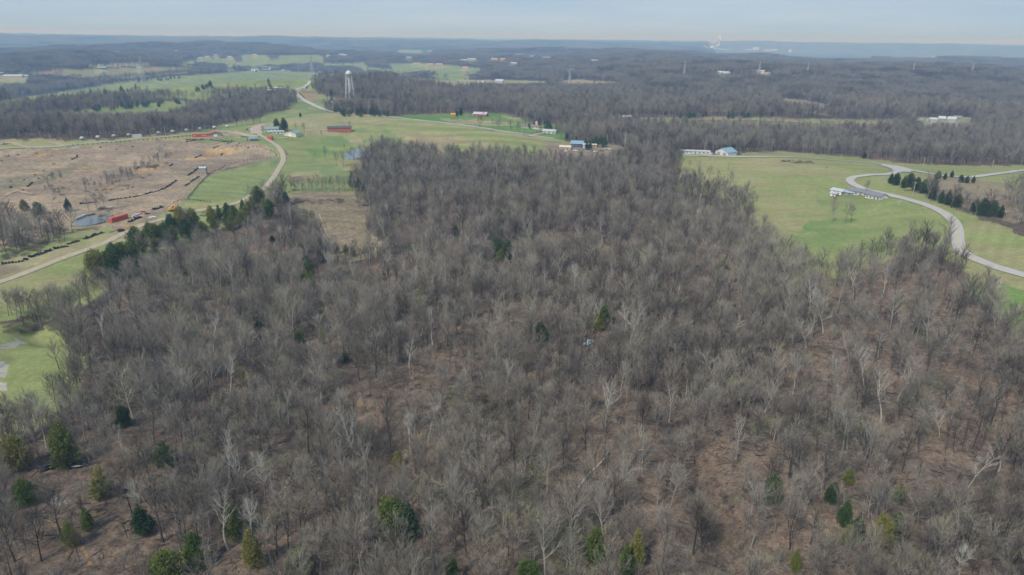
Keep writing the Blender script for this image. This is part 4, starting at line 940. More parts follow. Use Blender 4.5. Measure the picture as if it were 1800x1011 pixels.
# cluttered yard
H_(1016,259,15,9,3.6,2.4,-6,DBL,BLUR,'blue roofed house in the middle of the cluttered yard',win=4)
H_(1029,261,5,7,3.6,1.2,-6,WHT,LGR,'white lean-to at the right end of the blue roofed house','shed','shed',win=1,door=False)
H_(993,263,11,7,2.4,1.2,-6,TANW,C_('cream roof',(.62,.56,.42)),'cream roofed shed at the left of the cluttered yard','shed','shed',win=2)
H_(1040,259,10,5,2.4,.8,8,TANW,TANW,'low tan shed right of the blue roofed house','shed','shed',win=2)
# far clearing
H_(1099,211.5,17,10,4.2,2.2,0,GRYW,C_('pinkish grey roof',(.42,.38,.38)),'grey barn beside conifers at the left end of the far clearing','barn','barn',win=3)
H_(1080,211.5,6,6,3.4,2.2,10,ORGW,BRNR,'small orange shed left of the grey barn','shed','shed',win=1,door=False)
# farm at the crossing
H_(597,233,27,9,5.4,1.8,-3,BRK,DKR,'red brick house with a dark roof on the green slope','brick_house','house',win=6,chim=True)
H_(510,240,14,14,3.6,2.6,-28,CRM,GRNR,'cream shed with a green roof nearest the gravel track','shed','shed',ridge='y',win=0,garage=1,door=False)
H_(477,231,16,8,3.0,1.8,0,WHT,GRNR,'white house with a green roof left of the tall pines',win=4)
H_(486,235,16,4,2.6,.6,4,WHT,LGR,'long white trailer home in front of the green roofed house','mobile_home','mobile home',win=4)
H_(446,248,9,6,2.6,1.8,20,GRYW,GRNR,'small grey booth with a green roof beside the crossing','shed','shed',win=2)
H_(379,240,13,8,2.6,2.4,8,GRYW,REDR,'wide red roofed pavilion beside the red bus-like container','pavilion','pavilion',ridge='y',win=0,garage=1,door=False)
H_(357,307,5,4,5.5,.8,-20,GRYW,LGR,'grey two-storey scoring hut at the edge of the dirt field','hut','hut',win=1,door=False)
H_(583,184,12,7,3.0,1.6,10,WHT,LGR,'small white house in front of the water tower',win=3)
H_(485,158.5,26,9,3.6,1.6,0,DBL,LGR,'long dark stable with a bright roof below the ridge','stable','stable',win=5)
H_(478,160,14,5,2.2,.8,0,WHT,C_('cream roof',(.62,.56,.42)),'low cream shed joined to the left of the long dark stable','shed','shed',win=2,door=False)
H_(415,168,16,7,3.0,1.5,0,WHT,LGR,'white roofed house among dark conifers below the ridge',win=3)
H_(445,126,22,12,5,3,-30,DBL,C_('pale blue roof',(.45,.58,.68)),'pale blue roofed barn on the ridge skyline','barn','barn',win=0,garage=2,door=False)
H_(466,124.5,28,12,5,2.6,0,DBL,C_('blue barn roof',(.25,.36,.60)),'long blue roofed barn, largest on the ridge','barn','barn',win=4)
H_(452,124,18,9,3.4,2,0,WHT,LGR,'white roofed shed between the two ridge barns','shed','shed',win=2)
H_(476,122.5,8,8,5,3.4,40,WHT,WHT,'small white gabled shed at the right end of the long ridge barn','shed','shed',ridge='y',win=0,door=False)
H_(498,124,14,7,3,1.6,0,WHT,LGR,'low white building alone on the ridge skyline','shed','shed',win=2)
H_(563,128,20,9,4,2.5,0,WHT,GRYR,'white house on the ridge left of the water tower top',win=3); H_(572,129.5,12,8,4,2.5,0,WHT,GRYR,'second white house on the ridge, closer to the water tower',win=2)
H_(570,138,9,7,3,2,30,WHT,LGR,'tiny white shed above the wood left of the water tower','shed','shed',win=1,door=False)
# middle and far distance
WH2, WH3 = WHT, C_('far white wall', (.42,.42,.41))
FAR = [(22,136,50,22,4,4,WHT,LGR,'large pale domed greenhouse at the left edge','greenhouse'),(42,136,24,14,4,3,WHT,LGR,'smaller pale greenhouse right of the large one','greenhouse'),(2,131,12,9,4,3,DBL,BLUR,'blue shed at the left edge of the picture','shed'),
 (179,122,28,11,5,3,DBL,BLUR,'blue roofed shed on the brown field strip','shed'),(245,121,16,9,4,2,WHT,LGR,'white shed right of the blue roofed shed on the field strip','shed'),(206,88,24,12,5,3,WHT,WHT,'far white house alone in the woods, upper left','house'),(206,95,18,12,5,3,WHT,WHT,'far white house just below another, upper left','house'),
 (405,118,18,10,4,2,TANW,LGR,'pale shed at the left end of the ridge skyline','shed'),(843,148,22,12,4,3,WHT,LGR,'low white house left of the two-storey white one','house'),(877,147,22,14,7,4,WHT,LGR,'two-storey white house in the middle distance','house'),(818,120.5,24,12,4,4,WHT,C_('orange roof',(.5,.25,.18)),'white house below the row of orange roofed houses','house'),
 (733,112,34,12,4,3,WHT,BRNR,'leftmost pinkish roofed house on the far green hill','house'),(756,114.5,30,12,5,3,TANW,C_('orange roof',(.5,.25,.18)),'middle orange roofed house on the far green hill','house'),(772,114.5,30,12,5,3,TANW,C_('orange roof',(.5,.25,.18)),'right orange roofed house on the far green hill','house'),
 (829,107,44,18,8,4,WHT,WHT,'big white building on the far wooded rise','house'),(815,107,30,12,4,3,WHT,LGR,'long low white building left of the big one on the far rise','house'),(869,106,32,14,6,4,WHT,C_('orange roof',(.5,.25,.18)),'white and orange house on the far rise','house'),(885,106,24,12,6,4,TANW,YEL,'yellowish house right of the white and orange one','house'),
 (903,112.5,28,12,4,3,WHT,LGR,'white house below the yellowish one on the far rise','house'),(913,97.5,44,20,5,4,WHT,C_('pale blue roof',(.45,.58,.68)),'pale blue roofed hall far off','hall'),(961,103,46,18,6,4,REDW,WHT,'far red hall with a white roof','hall'),(934,100,20,12,4,3,WHT,LGR,'small white house right of the pale blue hall','house'),
 (1045,108,32,12,4,3,WHT,LGR,'far white house in the woods right of the red hall','house'),(1014,117,20,12,4,3,WHT,LGR,'far white house above the leftmost centre pylon','house'),(1139,111,28,12,4,3,WHT,LGR,'far white house in the centre right woods','house'),(755,90,20,12,5,3,WHT,WHT,'far white house, left of a close pair','house'),(765,89.5,20,12,5,3,WHT,WHT,'far white house, right of a close pair','house'),
 (719,102,24,12,4,3,WHT,WHT,'far white house above the orange roofed row','house'),(1334,129,26,12,5,3,WHT,WHT,'white house at the foot of a far pylon','house'),(1345,132,22,10,4,2,TANW,TANW,'tan shed right of the white house by the far pylon','shed'),(1266,130,18,10,4,3,WHT,LGR,'far pale house below the bluff end, left of a pair','house'),(1277,131,18,10,4,3,WHT,LGR,'far pale house below the bluff end, right of a pair','house'),
 (1640,214.5,9,6,4,2,WHT,LGR,'white shed at the left of the farm in the far right clearing','shed'),(1655,213,9,6,4,3,GRYW,LGR,'grey barn in the middle of the far right clearing','barn'),(1672,214,11,7,4,3,WHT,LGR,'white house in the far right clearing',  'house'),(1682,212,10,6,4,3,GRYW,GRYR,'grey roofed house at the right of the far right clearing','house'),(1736,216,9,6,3,2,WHT,WHT,'white house in the trees right of the far clearing','house'),
 (1596,102,40,16,6,4,WHT,WHT,'leftmost far white building under the right horizon','house'),(1619,101,24,14,5,4,WHT,WHT,'second far white building under the right horizon','house'),(1624,101,22,14,5,4,WHT,WHT,'third far white building under the right horizon','house'),(1643,100,26,14,5,4,WHT,WHT,'rightmost far white building under the right horizon','house'),
 (600,97,24,12,4,3,WHT,WHT,'far white house above the water tower, left of a pair','house'),(606,98,20,12,4,3,WHT,WHT,'far white house above the water tower, right of a pair','house'),(577,99,18,12,4,3,TANW,WHT,'far tan house left of the water tower top','house'),(448,98,20,12,5,3,WHT,WHT,'white house on a small green hill far left','house'),(403,101,22,12,4,3,WHT,WHT,'far white house left of the small green hill','house'),
 (380,98,20,12,4,3,WHT,WHT,'far white house, right of three in a line','house'),(364,101,20,12,4,3,WHT,WHT,'far white house, middle of three in a line','house'),(353,103,20,12,4,3,WHT,WHT,'far white house, left of three in a line','house'),(310,91,18,10,4,3,WHT,WHT,'far white house at the edge of the left woods','house')]
for px, py, w, d, h, rh, wm, rm, lb, nm in FAR:
    far = py < 118
    house(px, py, w, d, h, rh, RR.uniform(-25, 25), WH3 if wm is WHT else wm, WH3 if rm is WHT else rm, lb, nm, nm.replace('_', ' '), win=0 if far else 3, door=False, sunk=3)

# silver dome shelters in a row
DOMES = [(145,247),(173,245),(201,243),(227,241),(279,237.5),(304,235),(328,232.5),(352,230),(377,227.5),(400,225.5)]
for i, (px, py) in enumerate(DOMES):
    p = at(px, py); e = link('dome_shelter', None, loc=tuple(p), rz=view_rot(p[0], p[1]), label='small silver dome roofed shelter on posts in the row behind the lane', cat='shelter', group='dome shelters behind the lane')
    m = MB(); m.lathe([(2.3, 1.9), (2.2, 2.6), (1.8, 3.3), (1.1, 3.8), (.1, 4.0)], 10); link('roof', m.mesh('roof', LGR, True), e)
    for a in range(4): q = a*1.571+.78; link('post', MB().tube([(2*math.cos(q), 2*math.sin(q), -.3), (2*math.cos(q), 2*math.sin(q), 2.0)], .09, 5).mesh('post', POSTM), e)
    link('bench', MB().box(0, 0, .5, 1.8, .9, .9).mesh('bench', GRYW), e)

# ------------------------------------------------------------------ containers, vehicles, machines
def container(px, py, L_, h, rot, mat, label, name='shipping_container', lettering=False, w=2.5):
    p = at(px, py); e = link(name, None, loc=tuple(p), rz=view_rot(p[0], p[1])+math.radians(rot), label=label, cat='container')
    m = MB(); m.box(0, w/2, h/2, L_, w, h)
    n = int(L_/.6)
    for k in range(n): m.box(-L_/2+L_*(k+.5)/n, -.03, h/2, .22, .07, h*.86)
    link('body', m.mesh('body', mat), e)
    for s in (-1, 1): link('door', MB().box(L_/2+.04, w/2+s*w*.24, h/2, .08, w*.44, h*.9).mesh('door', mat), e)
    link('frame', MB().box(0, w/2, h+.05, L_+.1, w+.1, .1).box(0, w/2, .02, L_+.1, w+.1, .12).mesh('frame', mat), e)
    if lettering:
        mm = MB(); x = 1.0
        for q in range(6): mm.box(x, -.09, h*.52, .5, .04, .5); x += .75
        mm.box(-L_*.38, -.09, h*.52, 1.1, .04, .8); link('marking', mm.mesh('marking', TRIM), e)
    return e
container(354,241,17,3.2,3,ORB,'long bright red container with pale markings beside the red roofed pavilion',lettering=True)
container(212,388,12.5,2.9,42,ORB,'red container standing at the right end of the small pond',w=3.2)
container(474,246,5,3.4,-35,ORB,'small red kiosk-like box beside the gravel track',w=3)
e = container(241,241.5,9,2.8,0,WHT,'white box trailer parked in the row of dome shelters','box_trailer'); e['category'] = 'trailer'
CARM = {'black': C_('black car paint', (.015,.017,.022), rough=.25, noise=0, spec=.6), 'white': C_('white car paint', (.7,.71,.73), rough=.3, noise=0), 'grey': C_('grey car paint', (.22,.26,.32), rough=.3, noise=0), 'red': C_('red car paint', (.4,.03,.03), rough=.3, noise=0), 'blue': C_('light blue car paint', (.35,.5,.6), rough=.3, noise=0)}
def car(px, py, rot, col, label, kind='car', xy=None, group=None):
    p = at(px, py); e = link('parked_car' if kind == 'car' else 'pickup_truck', None, loc=tuple(p), rz=view_rot(p[0], p[1])+math.radians(rot), label=label, cat='car' if kind == 'car' else 'pickup truck', group=group)
    L_ = 4.6 if kind == 'car' else 5.5; b = MB(); b.prism([(0, 0)]*0+[(-L_/2, .35), (L_/2, .35), (L_/2+.02, .75), (L_/2-.3, .92), (-L_/2+.2, .98), (-L_/2, .8)], -.9, .9)
    rot90 = lambda m: [(y, -x, z) for x, y, z in m.v]
    b.v = rot90(b); link('body', b.mesh('body', CARM[col], True), e)
    c = MB()
    if kind == 'car': c.prism([(-L_*.38, .95), (L_*.22, .9), (L_*.1, 1.45), (-L_*.28, 1.47)], -.78, .78)
    else: c.prism([(-L_*.05, .95), (L_*.25, .9), (L_*.16, 1.65), (0, 1.67)], -.8, .8)
    c.v = rot90(c); link('cabin', c.mesh('cabin', CARM[col]), e)
    g = MB()
    if kind == 'car': g.prism([(-L_*.34, 1.0), (L_*.18, .98), (L_*.09, 1.38), (-L_*.26, 1.4)], -.80, .80)
    else: g.prism([(-L_*.02, 1.05), (L_*.22, 1.0), (L_*.15, 1.55), (.02, 1.57)], -.83, .83)
    g.v = rot90(g); link('window', g.mesh('window', WIN), e)
    for sx in (-1, 1):
        for sy in (-1, 1):
            link('wheel', MB().tube([(sx*L_*.31, sy*.78, .34), (sx*L_*.31, sy*.96, .34)], .34, 12).mesh('wheel', BLK), e)
        link('headlight', MB().box(L_/2+.01, sx*.62, .68, .06, .3, .16).mesh('headlight', TRIM), e)
    return e
car(84,824,15,'black','shiny black car parked under the evergreen, left of a second one'); car(100,818,35,'black','black car behind the shiny one under the tall evergreen'); car(139,821,-20,'black','dark car half hidden behind pale trunks right of the evergreen')
car(409,232,4,'grey','dark car on the gravel near the red pavilion'); car(436,228.5,10,'black','black car on the grass island, left of a pale one'); car(441,228.5,-10,'white','pale car on the grass island beside a black one')
car(438,247,10,'black','dark car beside the small grey booth'); car(1250,271,8,'white','white car beside the mobile home drive','car'); car(1256,271.2,0,'black','black car between the white car and the blue roofed shed')
car(945,233,10,'red','dark red car left of the pale metal garage'); car(952,233,-15,'black','black car nearest the pale metal garage'); car(833,203.5,10,'white','white pickup in front of the red barn','truck')
car(1064,262.5,4,'blue','pale blue long vehicle at the right of the cluttered yard','truck'); car(1057,266,10,'red','dark red car in the cluttered yard'); car(1031,267,-8,'blue','pale blue car in the front of the cluttered yard'); car(996,267,20,'white','pale car below the cream roofed shed'); car(1011,266,-12,'white','white car in front of the blue roofed house'); car(1047,268,12,'white','white car at the lower edge of the cluttered yard'); car(1072,263,-20,'white','white pickup at the right end of the cluttered yard','truck'); car(1020,269,5,'grey','grey car in the cluttered yard')
car(1133,209.5,0,'grey','grey car on the lane right of the grey barn'); car(1035,605,55,'blue','pale blue-grey car standing on the leaf litter patch in the wood','truck'); car(8,254,10,'grey','dark car at the left edge beside the lane')
car(1288,272.5,0,'black','black car behind the blue roofed shed'); car(1297,272,0,'black','dark utility trailer right of the blue roofed shed','truck')
# excavator
p = at(303,371); e = link('excavator', None, loc=tuple(p), rz=view_rot(p[0], p[1])+.4, label='yellow excavator beside the cedars at the corner of the dirt field', cat='excavator')
for s in (-1, 1): link('track', MB().box(0, s*1.2, .45, 3.8, .6, .9).mesh('track', BLK), e)
link('body', MB().box(-.4, 0, 1.5, 3.0, 2.6, 1.1).box(-1.4, 0, 2.1, 1.0, 2.4, .6).mesh('body', MACY), e); cb = link('cab', MB().box(.7, .7, 2.4, 1.5, 1.1, 1.6).mesh('cab', MACY), e); link('window', MB().box(.75, .7, 2.6, 1.55, 1.15, .9).mesh('window', WIN), cb)
link('boom', MB().tube([(1.0, -.4, 1.8), (2.6, -.4, 4.3), (4.4, -.4, 4.0)], [.32, .3, .22], 4).mesh('boom', MACY), e); link('arm', MB().tube([(4.4, -.4, 4.1), (5.2, -.4, 1.8)], [.2, .16], 4).mesh('arm', MACY), e); link('bucket', MB().box(5.1, -.4, 1.3, .9, 1.1, .8).mesh('bucket', BLK), e)
p = at(317,372); e = link('skid_loader', None, loc=tuple(p), rz=.3, label='small grey loader behind the cedars right of the excavator', cat='loader')
link('body', MB().box(0, 0, 1.0, 2.4, 1.5, 1.1).box(-.2, 0, 1.9, 1.2, 1.3, .9).mesh('body', CARM['grey']), e); link('bucket', MB().box(1.7, 0, .5, .7, 1.8, .7).mesh('bucket', STEEL), e)
for sx in (-.7, .7):
    for sy in (-.85, .85): link('wheel', MB().tube([(sx, sy-.12, .45), (sx, sy+.12, .45)], .45, 10).mesh('wheel', BLK), e)
# disc harrow, pipes, slabs, shed-like items
p = at(210,407); e = link('disc_harrow', None, loc=tuple(p), rz=view_rot(p[0], p[1])+.2, label='dark folded farm harrow on the bare strip right of the tyre line', cat='farm implement')
link('frame', MB().tube([(-5.5, 0, .5), (0, 0, .8), (2.4, 0, .8)], .16, 5).tube([(-1, -1.6, .9), (2.4, -1.6, .9), (2.4, 1.6, .9), (-1, 1.6, .9), (-1, -1.6, .9)], .13, 5).tube([(0, -1.5, .9), (.6, 0, 2.2), (0, 1.5, .9)], .1, 5).mesh('frame', BLK), e)
for k in range(7):
    for s in (-1, 1): link('disc', MB().tube([(-.6+k*.5, s*1.2-.04, .42), (-.6+k*.5, s*1.2+.04, .42)], .42, 10).mesh('disc', BLK), e)
def pipe(px0, py0, px1, py1, r, mat, label, name='pipe', cat='pipe'):
    a, b = at(px0, py0), at(px1, py1); o = MB().tube([(a[0], a[1], a[2]+r), (b[0], b[1], b[2]+r)], r, 10).mesh(name, mat, False); return link(name, o, label=label, cat=cat)
pipe(232,382,248,376,.42,WHT,'white pipe lying on bare earth right of the red container'); pipe(133,387,149,380,.7,STEEL,'left grey culvert pipe on the far bank of the pond','culvert_pipe'); pipe(151,380,166,376.5,.6,GRYW,'right grey culvert pipe on the far bank of the pond','culvert_pipe')
for i, (px, py, L_, w_, m_, lb) in enumerate(((268,382.5,4,2,WHT,'white slab lying left of the cedars'),(251,372.5,3,1,REDW,'small red board on the bare earth'),(194,365,2.5,1,WHT,'thin white board behind the red container'),(51,262,3,1.6,WHT,'white board at the edge of the lane'),(345,232,2,2,GRYW,'grey crate at the lane'),(520,313,5,3,GRYW,'dark wooden pile of pallets on the reddish patch'),(497,243,11,2,TANW,'long pale slab in front of the cream shed'))):
    p = at(px, py); link('slab' if i != 5 else 'pallet_stack', MB().box(0, 0, .3 if i != 5 else .8, L_, w_, .5 if i != 5 else 1.6).mesh('slab', m_), loc=tuple(p), rz=view_rot(p[0], p[1])+.25, label=lb, cat='slab' if i != 5 else 'pallets')
p = at(131,262); 
for i, (px, py) in enumerate(((128,262),(132,261),(136,259.5))):
    p = at(px, py); link('road_barrier', MB().box(0, 0, .45, 2.6, .5, .9).mesh('barrier', WHT), loc=tuple(p), rz=view_rot(p[0], p[1])+.1, label='white block barrier at the fence corner of the dirt field', cat='barrier', group='white barriers at the dirt field corner')
# propane-like silo
p = at(943,222); e = link('silo', None, loc=tuple(p), label='small white silo behind the long brown roofed house', cat='silo'); link('wall', MB().lathe([(1.9, -.3), (1.9, 5.0)], 16).mesh('wall', WHT, False), e); link('roof', MB().lathe([(2.0, 5.0), (1.6, 5.9), (.2, 6.4)], 16).mesh('roof', LGR), e)

# ------------------------------------------------------------------ water tower
M_TANK = C_('white tank paint', (.55,.57,.60), rough=.45, noise=.03, scale=.3)
p = at(616,177.5); x0, y0, z0 = p; dpt = proj(np.array([x0, y0, z0+25]))[2][0]; Ht = 52*dpt/FPX/math.cos(PITCH)*.96
e = link('water_tower', None, loc=(x0, y0, z0-.5), rz=view_rot(x0, y0), label='white water tower with a domed tank on tall legs above the ridge road', cat='water tower')
R_ = Ht*.098; zt = Ht*.86
m = MB(); m.lathe([(.3, zt-R_*.75), (R_*.5, zt-R_*.62), (R_*.85, zt-R_*.3), (R_, zt), (R_, zt+R_*.28), (R_*.9, zt+R_*.62), (R_*.66, zt+R_*.92), (R_*.32, zt+R_*1.1), (.3, zt+R_*1.15)], 28); link('tank', m.mesh('tank', M_TANK, True), e)
link('catwalk', MB().lathe([(R_, zt-.25), (R_+.9, zt-.25), (R_+.9, zt+.0), (R_, zt+.0)], 28).lathe([(R_+.86, zt+1.0), (R_+.94, zt+1.0), (R_+.94, zt+1.1), (R_+.86, zt+1.1)], 28).mesh('catwalk', M_TANK), e)
link('vent', MB().lathe([(.5, zt+R_*1.13), (.5, zt+R_*1.13+1.0), (.8, zt+R_*1.13+1.1), (.1, zt+R_*1.13+1.6)], 10).mesh('vent', M_TANK), e)
link('riser', MB().tube([(0, 0, 0), (0, 0, zt-R_*.6)], .8, 14).mesh('riser', M_TANK), e)
RB = Ht*.17; NL = 6
def legp(k, t): a = 2*math.pi*k/NL+.3; r = RB+(R_*.98-RB)*t; return (r*math.cos(a), r*math.sin(a), (zt)*t)
for k in range(NL): link('leg', MB().tube([legp(k, 0), legp(k, 1)], .42, 8).mesh('leg', M_TANK), e)
for t in (.31, .62):
    m = MB()
    for k in range(NL): m.tube([legp(k, t), legp(k+1, t)], .22, 5)
    link('ring_strut', m.mesh('ring strut', M_TANK), e)
m = MB()
for t0, t1 in ((0, .31), (.31, .62), (.62, .96)):
    for k in range(NL): m.tube([legp(k, t0), legp(k+1, t1)], .06, 3); m.tube([legp(k+1, t0), legp(k, t1)], .06, 3)
link('tie_rods', m.mesh('tie rods', M_TANK), e)
H_(628,174.5,9,5,2.5,1.0,0,WHT,LGR,'low white pump house at the foot of the water tower','pump_house','pump house',win=1,door=False)

# ------------------------------------------------------------------ pylons and poles
M_LAT = C_('pale lattice steel', (.32,.33,.35), rough=.5, noise=.03)
def pylon(px, py, hpx, label):
    p = at(px, py+7); dd = proj(np.array([p[0], p[1], p[2]+20]))[2][0]; H = (hpx+7)*dd/FPX/math.cos(PITCH); w = .0011*dd*.22; e = link('power_pylon', None, loc=tuple(p), rz=view_rot(p[0], p[1])+.5, label=label, cat='pylon')
    b = H*.09; m = MB()
    for sx in (-1, 1):
        for sy in (-1, 1): m.tube([(sx*b, sy*b, -1), (sx*b*.2, sy*b*.2, H*.72), (sx*b*.16, sy*b*.16, H)], w, 3)
    for k in range(7):
        t0, t1 = k/8, (k+1)/8; r0, r1 = b*(1-.8*min(1, t0/.72)), b*(1-.8*min(1, t1/.72))
        for s in (-1, 1): m.tube([(-r0, s*r0, H*t0), (r1, s*r1, H*t1)], w*.6, 3, False); m.tube([(s*r0, -r0, H*t0), (s*r1, r1, H*t1)], w*.6, 3, False)
    link('lattice', m.mesh('lattice', M_LAT), e)
    for k, t in enumerate((.78, .87, .96)): link('crossarm', MB().tube([(-H*.13, 0, H*t), (0, 0, H*t+.6), (H*.13, 0, H*t)], w, 3).mesh('crossarm', M_LAT), e)
for a in ((253,138,34,'power pylon standing on the left ridge'),(549,127,25,'power pylon behind the ridge road left of the water tower'),(1001,140,15,'power pylon in the centre woods'),(1202,130,20,'power pylon below the end of the blue bluff'),(1333,130,20,'power pylon behind the white house at centre right'),(1418,128,16,'power pylon near the pale clearing at the right'),(1604,124,12,'small far pylon right of centre'),(1707,126,14,'far pylon under the right horizon'),(822,150,22,'power pylon beside the white house of the middle distance')): pylon(*a)
M_POLE = C_('bleached pole wood', (.46,.43,.38), noise=.08); M_WIRE = C_('dark wire', (.12,.12,.12), noise=0)
POLES = {}
def pole(px, py, hpx, label, arm=True, thick=.16):
    p = at(px, py); dd = proj(np.array([p[0], p[1], p[2]+5]))[2][0]; H = hpx*dd/FPX/math.cos(PITCH); e = link('utility_pole', None, loc=tuple(p), rz=view_rot(p[0], p[1])+.3, label=label, cat='utility pole')
    link('pole', MB().tube([(0, 0, -.5), (0, 0, H)], [thick*1.25, thick], 7).mesh('pole', M_POLE), e)
    if arm: link('crossarm', MB().box(0, 0, H-.7, 2.6, .14, .16).mesh('crossarm', M_POLE), e)
    POLES[(px, py)] = (p[0], p[1], p[2]+H-.6)
for a in ((90,251,14,'utility pole by the lane, tallest at the far left'),(108,251,8,'short pole right of the tall one by the lane'),(115,259,7,'short white post by the lane fork'),(272,240,14,'utility pole behind the lane right of the white trailer'),(291,238,14,'utility pole between two dome shelters'),(414,225,14,'utility pole beyond the red pavilion'),(284,276,22,'thin bare pole on the dirt slope'),
          (404,243.5,8,'left white flagpole in front of the red pavilion'),(420,243.5,9,'right white flagpole in front of the red pavilion'),(584,196,12,'utility pole at the bend of the ridge road'),(606,197,13,'utility pole right of the one at the road bend'),(673,204,12,'left pole of a close pair behind the straight road'),(678,204,13,'right pole of a close pair behind the straight road'),
          (1067,253,16,'pole with crossarm over the cluttered yard'),(793,204,13,'thin pole beside the yellow shed'),(907,206,16,'thin tall pole at the edge of the bright lawn'),(1238,268,17,'pole behind the mobile home'),(1622,295,17,'utility pole behind the road junction'),(1744,294,11,'utility pole by the side road'),(1604,345,24,'utility pole among the pines below the road'),(1680,332,18,'utility pole behind the low pines'),(1764,384,14,'pole with crossarm above the gully at the right'),(838,213,9,'thin white post on the bright lawn'),(918,238,10,'thin post by the straight road'),(1580,362,10,'short pole on the lawn right of the white house'),(551,227,13,'thin pole on the slope left of the brick house'),(1421,188,14,'pole in the far right woods'),(1745,345,6,'short pole among trees at the right edge')): pole(*a, arm='flag' not in a[3] and 'post' not in a[3])
def wire(keys, sag=1.5):
    for a, b in zip(keys[:-1], keys[1:]):
        A, B = Vector(POLES[a]), Vector(POLES[b]); pts = [A.lerp(B, t/10)-Vector((0, 0, sag*4*(t/10)*(1-t/10))) for t in range(11)]
        link('power_line', MB().tube([tuple(q) for q in pts], .035, 3, False).mesh('wire', M_WIRE), label='thin wire between '+('the poles by the right hand road' if a[0] > 1200 else 'the poles along the ridge road'), cat='wire', group='overhead wires')
wire([(1604,345),(1622,295)]); wire([(584,196),(606,197),(673,204)])

# ------------------------------------------------------------------ fences and tyre barriers
def fence(pp, gap, hpost, rails, label, pm, rm, rpost=.12, name='rail_fence'):
    path = px_path(pp, 1.0); out = [path[0]]; acc = 0
    for a, b in zip(path[:-1], path[1:]):
        acc += (b-a).length
        if acc >= gap: out.append(b); acc = 0
    out = out[:100]; c = out[0]; e = link(name, None, loc=(c.x, c.y, hz(c.x, c.y)), label=label, cat='fence'); o = Vector((c.x, c.y, hz(c.x, c.y)))
    pts = [Vector((q.x, q.y, hz(q.x, q.y)))-o for q in out]
    for q in pts: link('post', MB().tube([(q.x, q.y, q.z-.3), (q.x, q.y, q.z+hpost)], rpost, 4).mesh('post', pm), e)
    for r in rails: link('rail', MB().tube([(q.x, q.y, q.z+r) for q in pts], .07 if rpost < .2 else .1, 4).mesh('rail', rm), e)
fence([(640,203),(700,208.5),(760,215.5),(820,223),(880,232),(930,239.5),(985,247.5)], 4.0, 1.4, (.6, 1.15), 'long white rail fence along the straight road', RAILM, RAILM, .16)
fence([(440,221),(480,214),(520,207),(560,203),(595,200.5)], 4, 1.3, (1.1,), 'thin rail fence on the slope left of the road bend', POSTM, RAILM, .12)
fence([(120,257.5),(180,252.5),(240,247.5),(300,243),(345,240)], 3.6, 1.2, (), 'row of dark posts below the lane', BLK, BLK, .3, 'post_line')
fence([(125,248),(200,245),(270,239.5),(340,233.5),(400,228)], 4.5, 1.2, (1.1,), 'rail fence behind the lane and the dome shelters', POSTM, RAILM, .12)
fence([(352,247),(372,243),(395,248),(420,251),(416,256),(420,258),(450,258),(470,263),(484,270),(484,276),(465,279),(430,284),(400,290),(390,296),(370,304)], 3.2, 1.1, (), 'curving row of dark posts round the end of the dirt field', BLK, BLK, .28, 'post_line')
fence([(369,306),(350,325),(340,338),(330,350)], 2.5, 1.2, (.5, 1.0), 'dark rail fence running down from the scoring hut', BLK, BLK, .16)
fence([(500,264),(520,263.5),(550,264),(553,266),(552,276),(540,275.5),(520,274.5),(505,272),(497,263)], 3, 1.3, (1.1,), 'dark rail fence round the small green paddock', POSTM, POSTM, .16)
fence([(305,357),(322,352),(345,353),(370,356)], 2.5, 1.2, (.5, 1.0), 'dark rail fence above the excavator', BLK, BLK, .16)
fence([(553,163),(560,172),(566,180)][:1]+[(527,163),(531,168),(536,175)], 2.2, 1.4, (1.0,), 'dark guard rail beside the ridge road', BLK, BLK, .2)
def tyre_mesh():
    m = MB(); n, k = 12, 6
    for i in range(n):
        a = 2*math.pi*i/n
        for j in range(k): b = 2*math.pi*j/k; r = .46+.17*math.cos(b); m.v.append((r*math.cos(a), r*math.sin(a), .16+.16*math.sin(b)))
    for i in range(n):
        for j in range(k): m.f.append((i*k+j, ((i+1) % n)*k+j, ((i+1) % n)*k+(j+1) % k, i*k+(j+1) % k))
    return m
TY = tyre_mesh()
